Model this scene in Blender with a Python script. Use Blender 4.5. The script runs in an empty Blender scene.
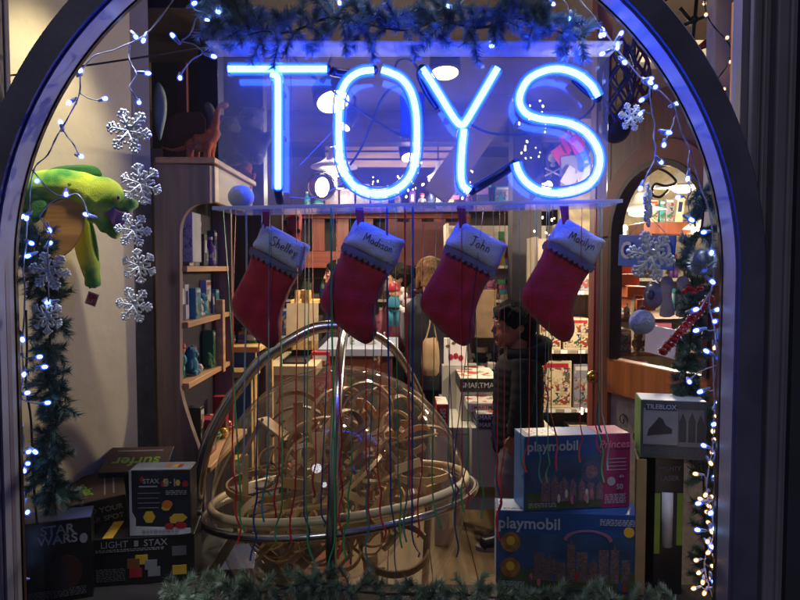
import bpy, math, random
from mathutils import Vector, Matrix, Euler
R = random.Random(11)
PI = math.pi
sc = bpy.context.scene
COL = sc.collection
V = Vector

# ---------------------------------------------------------------- camera
F = 660.0
PITCH = math.radians(2.776)
CAMZ = 1.5
cam = bpy.data.objects.new('camera', bpy.data.cameras.new('camera'))
COL.objects.link(cam)
cam.location = (0, 0, CAMZ)
cam.rotation_euler = (PI / 2 - PITCH, 0, 0)
cam.data.sensor_width = 36
cam.data.lens = 36 * F / 800
cam.data.clip_start = 0.02
cam.data.clip_end = 500
sc.camera = cam

def P(px, py, Y):
    u = (px - 400) / F; v = (300 - py) / F
    cp, sp = math.cos(PITCH), math.sin(PITCH)
    d = V((u, cp + v * sp, -sp + v * cp))
    t = Y / d.y
    return V((d.x * t, Y, CAMZ + d.z * t))

# ---------------------------------------------------------------- mesh helper
class MB:
    def __init__(s): s.v = []; s.f = []; s.m = []
    def add(s, vs, fs, m=0):
        b = len(s.v)
        s.v += [V(p) for p in vs]
        for f in fs: s.f.append(tuple(i + b for i in f)); s.m.append(m)
        return s
    def box(s, c, size, rot=None, m=0):
        x, y, z = [a / 2 for a in size]
        vs = [V((i * x, j * y, k * z)) for k in (-1, 1) for j in (-1, 1) for i in (-1, 1)]
        if rot is not None: vs = [rot @ p for p in vs]
        c = V(c)
        return s.add([p + c for p in vs], [(0, 2, 3, 1), (4, 5, 7, 6), (0, 1, 5, 4), (2, 6, 7, 3), (0, 4, 6, 2), (1, 3, 7, 5)], m)
    def span(s, a, b, m=0):
        a = V(a); b = V(b)
        return s.box((a + b) / 2, [abs(q) for q in (b - a)], None, m)
    def beam(s, a, b, w, h, up=(0, 0, 1), m=0):
        a = V(a); b = V(b); d = b - a; L = d.length; d.normalize()
        up = V(up); sd = d.cross(up)
        if sd.length < 1e-4: sd = d.cross(V((0, 1, 0)))
        sd.normalize(); up = sd.cross(d)
        return s.box((a + b) / 2, (L, w, h), Matrix((d, sd, up)).transposed(), m)
    def tube(s, pts, r, n=8, closed=False, m=0, flat=None, twist=0.0):
        pts = [V(p) for p in pts]; N = len(pts)
        rr = r if isinstance(r, (list, tuple)) else [r] * N
        T = []
        for i in range(N):
            if closed: d = pts[(i + 1) % N] - pts[i - 1]
            else: d = pts[min(i + 1, N - 1)] - pts[max(i - 1, 0)]
            if d.length < 1e-9: d = V((0, 0, 1))
            T.append(d.normalized())
        a = T[0].cross(V((0, 0, 1)))
        if a.length < 1e-3: a = T[0].cross(V((0, 1, 0)))
        a.normalize(); vs = []
        for i in range(N):
            a = a - T[i] * a.dot(T[i])
            if a.length < 1e-6: a = T[i].orthogonal()
            a.normalize(); b = T[i].cross(a)
            tw = twist * i
            for k in range(n):
                t = 2 * PI * (k + .5 * (n == 4)) / n + tw
                e = 1.0 if flat is None else flat
                ca, sa = math.cos(t - tw), math.sin(t - tw) * e
                x = ca * math.cos(tw) - sa * math.sin(tw); y = ca * math.sin(tw) + sa * math.cos(tw)
                vs.append(pts[i] + (a * x + b * y) * rr[i])
        fs = []
        for i in range(N if closed else N - 1):
            j = (i + 1) % N
            for k in range(n):
                l = (k + 1) % n
                fs.append((i * n + k, i * n + l, j * n + l, j * n + k))
        if not closed:
            fs.append(tuple(range(n - 1, -1, -1))); fs.append(tuple((N - 1) * n + k for k in range(n)))
        return s.add(vs, fs, m)
    def lathe(s, prof, c=(0, 0, 0), n=20, rot=None, m=0, caps=True):
        c = V(c); vs = []
        for r, z in prof:
            for k in range(n):
                p = V((r * math.cos(2 * PI * k / n), r * math.sin(2 * PI * k / n), z))
                if rot is not None: p = rot @ p
                vs.append(p + c)
        fs = []
        for i in range(len(prof) - 1):
            for k in range(n):
                l = (k + 1) % n
                fs.append((i * n + k, i * n + l, (i + 1) * n + l, (i + 1) * n + k))
        if caps: fs.append(tuple(range(n - 1, -1, -1))); fs.append(tuple((len(prof) - 1) * n + k for k in range(n)))
        return s.add(vs, fs, m)
    def ell(s, c, r, nu=16, nv=10, rot=None, m=0):
        if not isinstance(r, (list, tuple)): r = (r, r, r)
        prof = []
        c = V(c); vs = []
        for i in range(1, nv):
            th = PI * i / nv
            for k in range(nu):
                p = V((r[0] * math.sin(th) * math.cos(2 * PI * k / nu), r[1] * math.sin(th) * math.sin(2 * PI * k / nu), -r[2] * math.cos(th)))
                if rot is not None: p = rot @ p
                vs.append(p + c)
        b = V((0, 0, -r[2])); t = V((0, 0, r[2]))
        if rot is not None: b = rot @ b; t = rot @ t
        vs += [b + c, t + c]; nb = len(vs) - 2; nt = nb + 1; fs = []
        for i in range(nv - 2):
            for k in range(nu):
                l = (k + 1) % nu
                fs.append((i * nu + k, i * nu + l, (i + 1) * nu + l, (i + 1) * nu + k))
        for k in range(nu):
            l = (k + 1) % nu
            fs.append((nb, l, k)); fs.append((nt, (nv - 2) * nu + k, (nv - 2) * nu + l))
        return s.add(vs, fs, m)
    def prism(s, poly, fn, d0, d1, m=0):
        n = len(poly)
        vs = [fn(u, v, d0) for u, v in poly] + [fn(u, v, d1) for u, v in poly]
        fs = [tuple(range(n)), tuple(range(2 * n - 1, n - 1, -1))]
        for i in range(n):
            j = (i + 1) % n
            fs.append((i, i + n, j + n, j))
        return s.add(vs, fs, m)
    def strip(s, A, B, m=0):      # quads between two polylines
        n = len(A)
        return s.add(list(A) + list(B), [(i, i + 1, n + i + 1, n + i) for i in range(n - 1)], m)
    def puff(s, poly, fn, thick, rings=6, m=0, flat=.5):
        n = len(poly); cu = sum(p[0] for p in poly) / n; cv = sum(p[1] for p in poly) / n
        for sg in (-1, 1):
            vs = []; fs = []
            for i in range(rings + 1):
                t = 1 - i / rings * .985
                h = thick / 2 * (1 - t ** 4) ** flat * sg
                for u, v in poly: vs.append(fn(cu + (u - cu) * t, cv + (v - cv) * t, h))
            for i in range(rings):
                for k in range(n):
                    l = (k + 1) % n
                    q = (i * n + k, i * n + l, (i + 1) * n + l, (i + 1) * n + k)
                    fs.append(q if sg < 0 else q[::-1])
            fs.append(tuple(rings * n + k for k in (range(n) if sg < 0 else range(n - 1, -1, -1))))
            s.add(vs, fs, m)
        return s
    def xf(s, M):
        s.v = [M @ p for p in s.v]; return s

def wm(o):
    m = Matrix.LocRotScale(o.location, o.rotation_euler, o.scale)
    return wm(o.parent) @ m if o.parent else m

def link(me, name, mats, parent=None):
    o = bpy.data.objects.new(name, me); COL.objects.link(o)
    for m in (mats if isinstance(mats, (list, tuple)) else [mats]): me.materials.append(m)
    if parent is not None: o.parent = parent
    return o

def part(name, mb, mats, parent=None, loc=None, local=False, smooth=False, bevel=0, remesh=0, sm=0, label=None):
    """one mesh object; world coordinates unless local"""
    vs = mb.v
    if not local:
        if parent is not None:
            I = wm(parent).inverted(); vs = [I @ p for p in vs]
        elif loc is not None:
            l = V(loc); vs = [p - l for p in vs]
    me = bpy.data.meshes.new(name)
    me.from_pydata([tuple(p) for p in vs], [], mb.f)
    me.polygons.foreach_set('material_index', mb.m)
    if smooth: me.polygons.foreach_set('use_smooth', [True] * len(mb.f))
    me.update()
    o = link(me, name, mats, parent)
    if loc is not None and parent is None: o.location = loc
    if remesh:
        r = o.modifiers.new('remesh', 'REMESH'); r.mode = 'VOXEL'; r.voxel_size = remesh; r.use_smooth_shade = True
        if sm:
            k = o.modifiers.new('smooth', 'SMOOTH'); k.iterations = sm; k.factor = .5
    if bevel:
        b = o.modifiers.new('bevel', 'BEVEL'); b.width = bevel; b.segments = 2; b.limit_method = 'ANGLE'
    if label: o['label'] = label
    return o

def tag(o, label, cat, group=None, kind=None):
    o['label'] = label; o['category'] = cat
    if group: o['group'] = group
    if kind: o['kind'] = kind
    return o

def thing(name, label, cat, loc=(0, 0, 0), rot=(0, 0, 0), group=None):
    o = bpy.data.objects.new(name, None); COL.objects.link(o)
    o.empty_display_size = .05
    o.location = loc; o.rotation_euler = rot
    return tag(o, label, cat, group)

def copy_tree(o, parent=None):
    c = o.copy(); COL.objects.link(c)
    if parent is not None: c.parent = parent
    for ch in list(o.children): copy_tree(ch, c)
    return c

def smoothpath(pts, k=6, closed=False):
    pts = [V(p) for p in pts]; n = len(pts); out = []
    rng = range(n) if closed else range(n - 1)
    for i in rng:
        if closed: p0, p1, p2, p3 = pts[i - 1], pts[i], pts[(i + 1) % n], pts[(i + 2) % n]
        else: p0, p1, p2, p3 = pts[max(i - 1, 0)], pts[i], pts[i + 1], pts[min(i + 2, n - 1)]
        for j in range(k):
            t = j / k
            out.append(.5 * ((2 * p1) + (p2 - p0) * t + (2 * p0 - 5 * p1 + 4 * p2 - p3) * t * t + (3 * p1 - p0 - 3 * p2 + p3) * t ** 3))
    if not closed: out.append(pts[-1])
    return out

def sp2(pts, k=6, closed=True):
    return [(p.x, p.y) for p in smoothpath([(a, b, 0) for a, b in pts], k, closed)]

# ---------------------------------------------------------------- materials
def hexc(h):
    h = h.lstrip('#'); o = []
    for i in (0, 2, 4):
        c = int(h[i:i + 2], 16) / 255
        o.append(c / 12.92 if c <= .04045 else ((c + .055) / 1.055) ** 2.4)
    return tuple(o)
_mc = {}
def newmat(name):
    m = bpy.data.materials.new(name); m.use_nodes = True
    nt = m.node_tree; nt.nodes.clear()
    out = nt.nodes.new('ShaderNodeOutputMaterial')
    return m, nt, out

def mat(name, col, rough=.55, metal=0.0, var=.18, scale=14, bump=0.0, bscale=60, spec=.4, sheen=0.0, trans=0.0, stretch=None, col2=None, sub=0):
    if isinstance(col, str): col = hexc(col)
    if isinstance(col2, str): col2 = hexc(col2)
    if name in _mc: return _mc[name]
    m, nt, out = newmat(name); N = nt.nodes; L = nt.links
    b = N.new('ShaderNodeBsdfPrincipled'); L.new(b.outputs[0], out.inputs[0])
    tc = N.new('ShaderNodeTexCoord'); mp = N.new('ShaderNodeMapping'); L.new(tc.outputs['Object'], mp.inputs[0])
    if stretch: mp.inputs['Scale'].default_value = stretch
    nz = N.new('ShaderNodeTexNoise'); nz.inputs['Scale'].default_value = scale; nz.inputs['Detail'].default_value = 5
    L.new(mp.outputs[0], nz.inputs[0])
    rp = N.new('ShaderNodeValToRGB'); L.new(nz.outputs[0], rp.inputs[0])
    rp.color_ramp.elements[0].position = .3; rp.color_ramp.elements[1].position = .7
    lo = [c * (1 - var) for c in col]; hi = list(col2) if col2 else [min(1, c * (1 + var)) for c in col]
    rp.color_ramp.elements[0].color = (*lo, 1); rp.color_ramp.elements[1].color = (*hi, 1)
    L.new(rp.outputs[0], b.inputs['Base Color'])
    b.inputs['Roughness'].default_value = rough; b.inputs['Metallic'].default_value = metal
    b.inputs['Specular IOR Level'].default_value = spec
    if sheen: b.inputs['Sheen Weight'].default_value = sheen
    if trans: b.inputs['Transmission Weight'].default_value = trans
    if sub:
        b.inputs['Subsurface Weight'].default_value = sub; b.inputs['Subsurface Scale'].default_value = .01
    if bump:
        n2 = N.new('ShaderNodeTexNoise'); n2.inputs['Scale'].default_value = bscale; n2.inputs['Detail'].default_value = 4
        L.new(mp.outputs[0], n2.inputs[0])
        bp = N.new('ShaderNodeBump'); bp.inputs['Strength'].default_value = bump; bp.inputs['Distance'].default_value = .01
        L.new(n2.outputs[0], bp.inputs['Height']); L.new(bp.outputs[0], b.inputs['Normal'])
    _mc[name] = m
    return m

def wood(name, col, axis='Z', rough=.45, knots=False):
    st = {'X': (1.2, 18, 18), 'Y': (18, 1.2, 18), 'Z': (18, 18, 1.2)}[axis]
    c = hexc(col) if isinstance(col, str) else col
    m = mat(name, c, rough, var=.35, scale=1.6, stretch=st, bump=.08, bscale=5)
    if knots:
        nt = m.node_tree; N = nt.nodes; L = nt.links
        b = next(n for n in N if n.type == 'BSDF_PRINCIPLED')
        tc = next(n for n in N if n.type == 'TEX_COORD')
        mp = N.new('ShaderNodeMapping'); mp.inputs['Scale'].default_value = (9, 9, 5); L.new(tc.outputs['Object'], mp.inputs[0])
        vo = N.new('ShaderNodeTexVoronoi'); vo.inputs['Scale'].default_value = 1.0; L.new(mp.outputs[0], vo.inputs[0])
        rp = N.new('ShaderNodeValToRGB'); L.new(vo.outputs['Distance'], rp.inputs[0])
        rp.color_ramp.elements[0].position = .06; rp.color_ramp.elements[0].color = (.25, .2, .18, 1)
        rp.color_ramp.elements[1].position = .2; rp.color_ramp.elements[1].color = (1, 1, 1, 1)
        mx = N.new('ShaderNodeMix'); mx.data_type = 'RGBA'; mx.blend_type = 'MULTIPLY'; mx.inputs[0].default_value = .8
        src = b.inputs['Base Color'].links[0].from_socket
        L.new(src, mx.inputs[6]); L.new(rp.outputs[0], mx.inputs[7]); L.new(mx.outputs[2], b.inputs['Base Color'])
    return m

def emit(name, col, st, sample=True):
    if name in _mc: return _mc[name]
    m, nt, out = newmat(name)
    e = nt.nodes.new('ShaderNodeEmission'); e.inputs[0].default_value = (*col, 1); e.inputs[1].default_value = st
    nt.links.new(e.outputs[0], out.inputs[0])
    if not sample: m.cycles.emission_sampling = 'NONE'
    _mc[name] = m; return m

def clear(name, tint=(1, 1, 1), rough=.02, ior=1.45, haze=0.0, hazecol=(1, 1, 1), gl=1.0):
    """thin clear sheet: see-through with a grazing reflection and an optional film of dust or haze"""
    if name in _mc: return _mc[name]
    m, nt, out = newmat(name); N = nt.nodes; L = nt.links
    t = N.new('ShaderNodeBsdfTransparent'); t.inputs[0].default_value = (*tint, 1)
    g = N.new('ShaderNodeBsdfGlossy'); g.inputs['Roughness'].default_value = rough; g.inputs[0].default_value = (gl, gl, gl, 1)
    f = N.new('ShaderNodeFresnel'); ge = N.new('ShaderNodeNewGeometry')          # both faces of a thin sheet reflect alike
    mi = N.new('ShaderNodeMapRange'); mi.inputs[3].default_value = ior; mi.inputs[4].default_value = 1 / ior
    L.new(ge.outputs['Backfacing'], mi.inputs[0]); L.new(mi.outputs[0], f.inputs[0])
    mx = N.new('ShaderNodeMixShader'); L.new(f.outputs[0], mx.inputs[0]); L.new(t.outputs[0], mx.inputs[1]); L.new(g.outputs[0], mx.inputs[2])
    last = mx
    if haze:
        d = N.new('ShaderNodeBsdfDiffuse'); d.inputs[0].default_value = (*hazecol, 1)
        tr = N.new('ShaderNodeBsdfTranslucent'); tr.inputs[0].default_value = (*hazecol, 1)
        ad = N.new('ShaderNodeMixShader'); ad.inputs[0].default_value = .4; L.new(d.outputs[0], ad.inputs[1]); L.new(tr.outputs[0], ad.inputs[2])
        tc = N.new('ShaderNodeTexCoord'); nz = N.new('ShaderNodeTexNoise'); nz.inputs['Scale'].default_value = 6; nz.inputs['Detail'].default_value = 8; nz.inputs['Roughness'].default_value = .7
        L.new(tc.outputs['Object'], nz.inputs[0])
        mr = N.new('ShaderNodeMapRange'); mr.inputs[1].default_value = .3; mr.inputs[2].default_value = .75
        mr.inputs[3].default_value = haze * .7; mr.inputs[4].default_value = haze * 1.4; L.new(nz.outputs[0], mr.inputs[0])
        m2 = N.new('ShaderNodeMixShader'); L.new(mr.outputs[0], m2.inputs[0]); L.new(mx.outputs[0], m2.inputs[1]); L.new(ad.outputs[0], m2.inputs[2])
        last = m2
    L.new(last.outputs[0], out.inputs[0]); _mc[name] = m
    return m

def printed(name, cols, scale=9, rough=.35, stretch=None):
    """printed picture: irregular patches of several inks"""
    if name in _mc: return _mc[name]
    m, nt, out = newmat(name); N = nt.nodes; L = nt.links
    b = N.new('ShaderNodeBsdfPrincipled'); b.inputs['Roughness'].default_value = rough; L.new(b.outputs[0], out.inputs[0])
    tc = N.new('ShaderNodeTexCoord'); mp = N.new('ShaderNodeMapping'); L.new(tc.outputs['Object'], mp.inputs[0])
    if stretch: mp.inputs['Scale'].default_value = stretch
    nz = N.new('ShaderNodeTexNoise'); nz.inputs['Scale'].default_value = scale; nz.inputs['Detail'].default_value = 3
    L.new(mp.outputs[0], nz.inputs[0])
    vo = N.new('ShaderNodeTexVoronoi'); vo.inputs['Scale'].default_value = scale * 2.2
    mxv = N.new('ShaderNodeMix'); mxv.data_type = 'VECTOR'; mxv.inputs[0].default_value = .12
    L.new(mp.outputs[0], mxv.inputs[4]); L.new(nz.outputs['Color'], mxv.inputs[5]); L.new(mxv.outputs[1], vo.inputs[0])
    sep = N.new('ShaderNodeSeparateColor'); L.new(vo.outputs['Color'], sep.inputs[0])
    rp = N.new('ShaderNodeValToRGB'); rp.color_ramp.interpolation = 'CONSTANT'; L.new(sep.outputs[0], rp.inputs[0])
    cols = [hexc(c) if isinstance(c, str) else c for c in cols]
    el = rp.color_ramp.elements
    while len(el) < len(cols): el.new(.5)
    for i, c in enumerate(cols): el[i].position = i / len(cols); el[i].color = (*c, 1)
    L.new(rp.outputs[0], b.inputs['Base Color']); _mc[name] = m
    return m

# ---------------------------------------------------------------- lettering
_tx = {}
def text_mb(s, size, ext=.0005, bold=0.0, shear=0.0):
    """centred text in the XY plane, returned as MB"""
    c = bpy.data.curves.new('t', 'FONT'); c.body = s; c.size = size; c.extrude = ext; c.offset = bold * size; c.shear = shear
    c.align_x = 'CENTER'; c.align_y = 'CENTER'; c.resolution_u = 3
    o = bpy.data.objects.new('t', c); COL.objects.link(o)
    dg = bpy.context.evaluated_depsgraph_get(); me = bpy.data.meshes.new_from_object(o.evaluated_get(dg))
    mb = MB(); mb.add([v.co for v in me.vertices], [tuple(p.vertices) for p in me.polygons])
    bpy.data.objects.remove(o); bpy.data.curves.remove(c); bpy.data.meshes.remove(me)
    return mb

def frame(o, right, up):
    r = V(right).normalized(); u = V(up).normalized(); n = r.cross(u)
    M = Matrix((r, u, n)).transposed().to_4x4(); M.translation = V(o)
    return M

# handwriting strokes, unit x-height 1
GL = {
 'S': (1.15, [[(.95, 1.75), (.7, 2.0), (.3, 1.95), (.1, 1.6), (.35, 1.2), (.8, .9), (.95, .45), (.6, .02), (.2, .05), (0, .35)]]),
 'h': (.95, [[(.1, 2.0), (.1, 0)], [(.1, .6), (.35, 1.0), (.62, .9), (.68, .5), (.7, 0)]]),
 'e': (.85, [[(.08, .5), (.65, .55), (.55, .95), (.25, .98), (.05, .55), (.2, .08), (.6, .12)]]),
 'l': (.4, [[(.15, 2.0), (.12, 0)]]),
 'y': (.85, [[(.1, 1.0), (.38, .15)], [(.75, 1.05), (.4, .1), (.1, -.75)]]),
 'M': (1.6, [[(.05, 0), (.25, 1.9), (.7, .6), (1.15, 1.95), (1.4, 0)]]),
 'a': (.95, [[(.68, .9), (.3, 1.0), (.08, .5), (.3, .03), (.65, .4), (.7, 1.0)], [(.7, 1.0), (.75, .02)]]),
 'd': (.95, [[(.68, .8), (.3, .98), (.08, .5), (.3, .03), (.68, .35)], [(.72, 2.0), (.7, .02)]]),
 'i': (.38, [[(.15, 1.0), (.15, 0)], [(.15, 1.4), (.18, 1.5)]]),
 's': (.75, [[(.6, .9), (.3, 1.0), (.12, .75), (.5, .4), (.5, .08), (.1, .05)]]),
 'o': (.9, [[(.4, 1.0), (.1, .7), (.12, .2), (.42, .0), (.7, .3), (.68, .8), (.4, 1.0)]]),
 'n': (.95, [[(.1, 1.0), (.1, 0)], [(.1, .65), (.35, 1.0), (.62, .88), (.68, 0)]]),
 'J': (1.1, [[(.1, 1.85), (1.05, 1.95)], [(.62, 1.9), (.6, .4), (.4, .02), (.1, .15)]]),
 'r': (.65, [[(.1, 1.0), (.1, 0)], [(.1, .55), (.3, .95), (.55, .9)]]),
}
def handwriting(s, unit, r):
    mb = MB(); x = 0
    w = sum(GL[c][0] for c in s) + .12 * (len(s) - 1)
    for c in s:
        adv, st = GL[c]
        for k in st:
            pts = [V(((x + a - w / 2) * unit, b * unit, 0)) for a, b in k]
            mb.tube(smoothpath(pts, 4) if len(pts) > 2 else pts, r, 5)
        x += adv + .12
    return mb
# ---------------------------------------------------------------- render / world
sc.render.engine = 'CYCLES'
cy = sc.cycles
cy.use_denoising = True
try: cy.denoiser = 'OPENIMAGEDENOISE'
except Exception: pass
cy.max_bounces = 8; cy.diffuse_bounces = 3; cy.glossy_bounces = 3; cy.transmission_bounces = 4; cy.transparent_max_bounces = 40
cy.caustics_reflective = False; cy.caustics_refractive = False
cy.sample_clamp_indirect = 3.0; cy.sample_clamp_direct = 0.0
cy.use_light_tree = True
vs_ = sc.view_settings
sc.display_settings.display_device = 'sRGB'
vs_.view_transform = 'Standard'; vs_.look = 'None'; vs_.exposure = 0; vs_.gamma = 1; vs_.use_curve_mapping = False

w = bpy.data.worlds.new('World'); sc.world = w; w.use_nodes = True
bg = w.node_tree.nodes.get('Background') or w.node_tree.nodes.new('ShaderNodeBackground')
sky = w.node_tree.nodes.new('ShaderNodeTexSky'); sky.sky_type = 'NISHITA'; sky.sun_disc = False
sky.sun_elevation = math.radians(36); sky.sun_rotation = math.radians(200)
w.node_tree.links.new(sky.outputs[0], bg.inputs[0]); bg.inputs[1].default_value = .007
sun = bpy.data.objects.new('sun', bpy.data.lights.new('sun', 'SUN')); COL.objects.link(sun)
sun.data.energy = .38; sun.data.angle = math.radians(8); sun.data.color = (.85, .88, 1)
sun.rotation_euler = (math.radians(54), 0, math.radians(-20))

def lamp(name, typ, loc, energy, col=(1, .72, .45), size=.05, target=None, spot=90, blend=.6, parent=None):
    d = bpy.data.lights.new(name, typ); d.energy = energy; d.color = col
    if typ in ('POINT', 'SPOT'): d.shadow_soft_size = size
    if typ == 'SPOT': d.spot_size = math.radians(spot); d.spot_blend = blend
    o = bpy.data.objects.new(name, d); COL.objects.link(o)
    o.location = loc
    if target is not None: o.rotation_euler = (V(target) - V(loc)).to_track_quat('-Z', 'Y').to_euler()
    if parent is not None:
        o.location = wm(parent).inverted() @ V(loc); o.parent = parent
    return o

# ---------------------------------------------------------------- palette
m_face = mat('frame paint', '#55516e', .5, var=.3, scale=7, bump=.12, bscale=30)
m_reveal = mat('reveal paint', '#8f92a4', .4, var=.12, scale=8, bump=.05)
m_bead = mat('bead wood', '#3a2620', .4)
m_pil = mat('pilaster paint', '#767082', .5, var=.12, scale=6, bump=.05)
m_cream = mat('cream plaster', '#c4b898', .8, var=.06, scale=5, bump=.35, bscale=14)
m_stone = mat('dark wallpaper', '#34302e', .8, var=.4, scale=25, bump=.2)
m_pine = wood('pine wood', '#846c58', 'Z', knots=True)
m_pinex = wood('pine shelf wood', '#b98c5c', 'Y')
m_redwood = wood('red stained wood', '#7a3a2a', 'Z')
m_redwoodx = wood('red stained rail', '#7a3a2a', 'X')
m_orangewood = wood('orange door wood', '#a8622c', 'Z', .35)
m_brownwood = wood('brown door wood', '#6e3a24', 'Z', .4)
m_lightwood = wood('light plank wood', '#c2a27a', 'X')
m_birch = wood('birch plywood', '#c9a263', 'X', .4)
m_birch2 = mat('bent birch', '#bd9250', .4, var=.25, scale=12)
m_dark = mat('dark paint', '#16141a', .5)
m_black = mat('black plastic', '#0c0c0f', .35)
m_white = mat('white paint', '#cfcac0', .5, var=.06)
m_cardwhite = mat('white card', '#d8d4cc', .45, var=.05)
m_steel = mat('brushed steel', '#b8b8bc', .22, metal=1, var=.08, scale=40)
m_ceil = mat('ceiling plaster', '#645b55', .85, var=.08, bump=.2)
m_beam = wood('dark beam wood', '#4a3a34', 'X')
m_grey = mat('grey laminate', '#8d93a4', .4, var=.08)
m_ink = mat('black ink', '#15121c', .6)
m_wire = mat('white wire', '#9a9cb8', .5)
m_greenwire = mat('dark cord', '#14141c', .5)
m_floor = wood('worn floor boards', '#66543a', 'Y', .4)

# ---------------------------------------------------------------- ground, shell
o = part('pavement', MB().span((-8, -6, -.2), (8, 1.36, -.02)), mat('pavement concrete', '#4a4846', .8, bump=.2)); o['kind'] = 'structure'
o = part('road', MB().span((-60, -60, -.5), (60, -6.01, -.14)), mat('asphalt', (.05, .05, .055), .8, bump=.3)); o['kind'] = 'structure'
fl = MB()
for i in range(30):
    x0 = -2.7 + i * .22
    fl.span((x0, 1.6, -.05), (x0 + .2165, 7.6, 0))
o = part('floor', fl, m_floor, bevel=.002); o['kind'] = 'structure'
o = part('ceiling', MB().span((-2.9, 1.6, 2.75), (4.0, 7.7, 2.85)), m_ceil); o['kind'] = 'structure'
def wall(name, label, a, b, m): return tag(part(name, MB().span(a, b), m), label, 'wall')
wall('back_wall', 'dim brown back wall of the shop behind the mezzanine rail', (-2.9, 7.5, 0), (4.0, 7.6, 2.75), mat('back wall paint', '#6b5a50', .8))
wall('side_wall', 'shop side wall behind the stocked toy shelves on the left', (-2.9, 1.6, 0), (-2.8, 7.5, 2.75), mat('side wall paint', '#6a5d55', .8))
wall('side_wall', 'cream plaster wall far right beyond the arched door glass', (3.9, 1.6, 0), (4.0, 7.5, 2.75), mat('far cream paint', '#b8a98a', .8))
wall('partition_wall', 'cream partition wall behind pendant lamps seen through the arched door', (1.35, 5.6, 0), (3.9, 5.68, 2.75), mat('far cream paint', '#b8a98a', .8))

# facade masonry round the window
fw = MB()
fw.span((-6, 1.44, -.02), (-.98, 1.6, 4.5)); fw.span((.86, 1.44, -.02), (6, 1.6, 4.5))
fw.span((-.98, 1.44, 2.75), (.86, 1.6, 4.5)); fw.span((-.98, 1.44, -.02), (.86, 1.6, .55))
tag(part('facade_wall', fw, mat('facade paint', '#3a384a', .7, var=.12, bump=.1)), 'dark painted shopfront wall at the right edge of the window', 'wall')

# ---------------------------------------------------------------- arched window frame
CX, CZ = -.0715, 1.478
def arch(r, Y, n=64, zbot=.5, a0=0.0):
    """half ring from right foot over the top to left foot"""
    pts = [V((CX + r, Y, zbot + (CZ - zbot) * i / 6)) for i in range(6)]
    pts += [V((CX + r * math.cos(PI * i / n), Y, CZ + r * math.sin(PI * i / n))) for i in range(n + 1)]
    pts += [V((CX - r, Y, zbot + (CZ - zbot) * i / 6)) for i in range(5, -1, -1)]
    return pts
px = lambda p, Y: p * Y / F
r0 = px(350.5, 1.515); r1 = px(355, 1.49); r2 = px(369, 1.425); r3 = px(398, 1.425); r2b = px(372, 1.423); r2c = px(374, 1.417)
win = thing('shop_window', 'arched shop window with dark painted frame and blue lit inner edge', 'window', (CX, 1.5, .55))
win['kind'] = 'thing'
mb = MB()
ring = [arch(r2c, 1.417), arch(r3 - .004, 1.417), arch(r3, 1.421), arch(r3, 1.50), arch(r2b, 1.50)]
for A, B in zip(ring, ring[1:]): mb.strip(A, B)
part('arch_face', mb, m_face, win, smooth=False)
mb = MB()
ring = [arch(r2c, 1.417), arch(r2b - .001, 1.425), arch(r2 + .002, 1.425), arch(r2, 1.427)]
for A, B in zip(ring, ring[1:]): mb.strip(A, B)
part('arch_moulding', mb, m_face, win)
mb = MB(); mb.strip(arch(r2, 1.427), arch(r1, 1.49)); part('arch_reveal', mb, m_reveal, win, smooth=True)
mb = MB()
ring = [arch(r1, 1.49), arch(r0, 1.49), arch(r0, 1.515), arch(r1 + .01, 1.515)]
for A, B in zip(ring, ring[1:]): mb.strip(A, B)
part('inner_bead', mb, m_bead, win)
m_pane = clear('window glass', (.985, .99, .985), .0, 1.45, haze=.006, hazecol=(.8, .8, .85))  # faint dust film, also added as a bluish hazy veil
pa = arch(r0 - .001, 1.502)
mb = MB(); mb.add(pa, [tuple(range(len(pa)))]); part('glass_pane', mb, m_pane, win)
# glazed corners outside the arch
for sx in (1, -1):
    xo = (736 if sx > 0 else -2)
    X = P(xo, 100, 1.51).x
    q = arch(r3 - .004, 1.505)
    n = len(q) // 2
    seg = q[6:n + 1] if sx > 0 else q[n:-6]
    if sx < 0: seg = seg[::-1]
    poly = list(seg) + [V((CX, 1.505, 2.72)), V((X, 1.505, 2.72)), V((X, 1.505, CZ))]
    mb = MB(); mb.add(poly, [tuple(range(len(poly)))]); part('corner_pane', mb, m_pane, win)
# jambs and pilasters
def pilaster(label, x0, x1, m, back=1.60):
    t = thing('pilaster', label, 'pilaster', ((x0 + x1) / 2, 1.45, 0))
    mb = MB(); mb.span((x0, 1.455, 0), (x1, back, 3.2)); part('shaft', mb, m, t)
    mb = MB(); w_ = (x1 - x0)
    for a, b, d in ((.12, .26, .018), (.34, .42, .012), (.5, .72, .03), (.8, .9, .015)):
        mb.span((x0 + w_ * a, 1.454 - d, 0), (x0 + w_ * b, 1.4545, 3.2))
    part('moulding', mb, m, t, bevel=.005)
    return t
pilaster('fluted grey purple pilaster at the right side of the arched window', P(744, 0, 1.45).x, P(800, 0, 1.45).x, m_pil, 1.495)
pilaster('plain grey pilaster at the left edge of the arched window', P(-60, 0, 1.45).x, P(-4, 0, 1.45).x, m_pil, 1.47)
tag(part('window_jamb', MB().span(P(736, 0, 1.52) * 1, V((P(750, 0, 1.52).x, 1.535, .5))), mat('jamb wood', '#8a857c', .6), bevel=.003), 'greyish weathered jamb strip beside the right window corner glass', 'jamb')
tag(part('window_jamb', MB().span(V((P(-12, 0, 1.52).x, 1.52, .5)), V((P(9, 0, 1.54).x, 1.54, 2.7))), mat('jamb wood left', '#6a655f', .6), bevel=.003), 'grey upright jamb strip before the cream wall at upper left', 'jamb')
tag(part('wood_strip', MB().span(P(735.5, 0, 1.538), V((P(741, 0, 1.538).x, 1.555, .6))), m_orangewood), 'thin reddish wood strip along the right window corner glass', 'trim')
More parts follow.
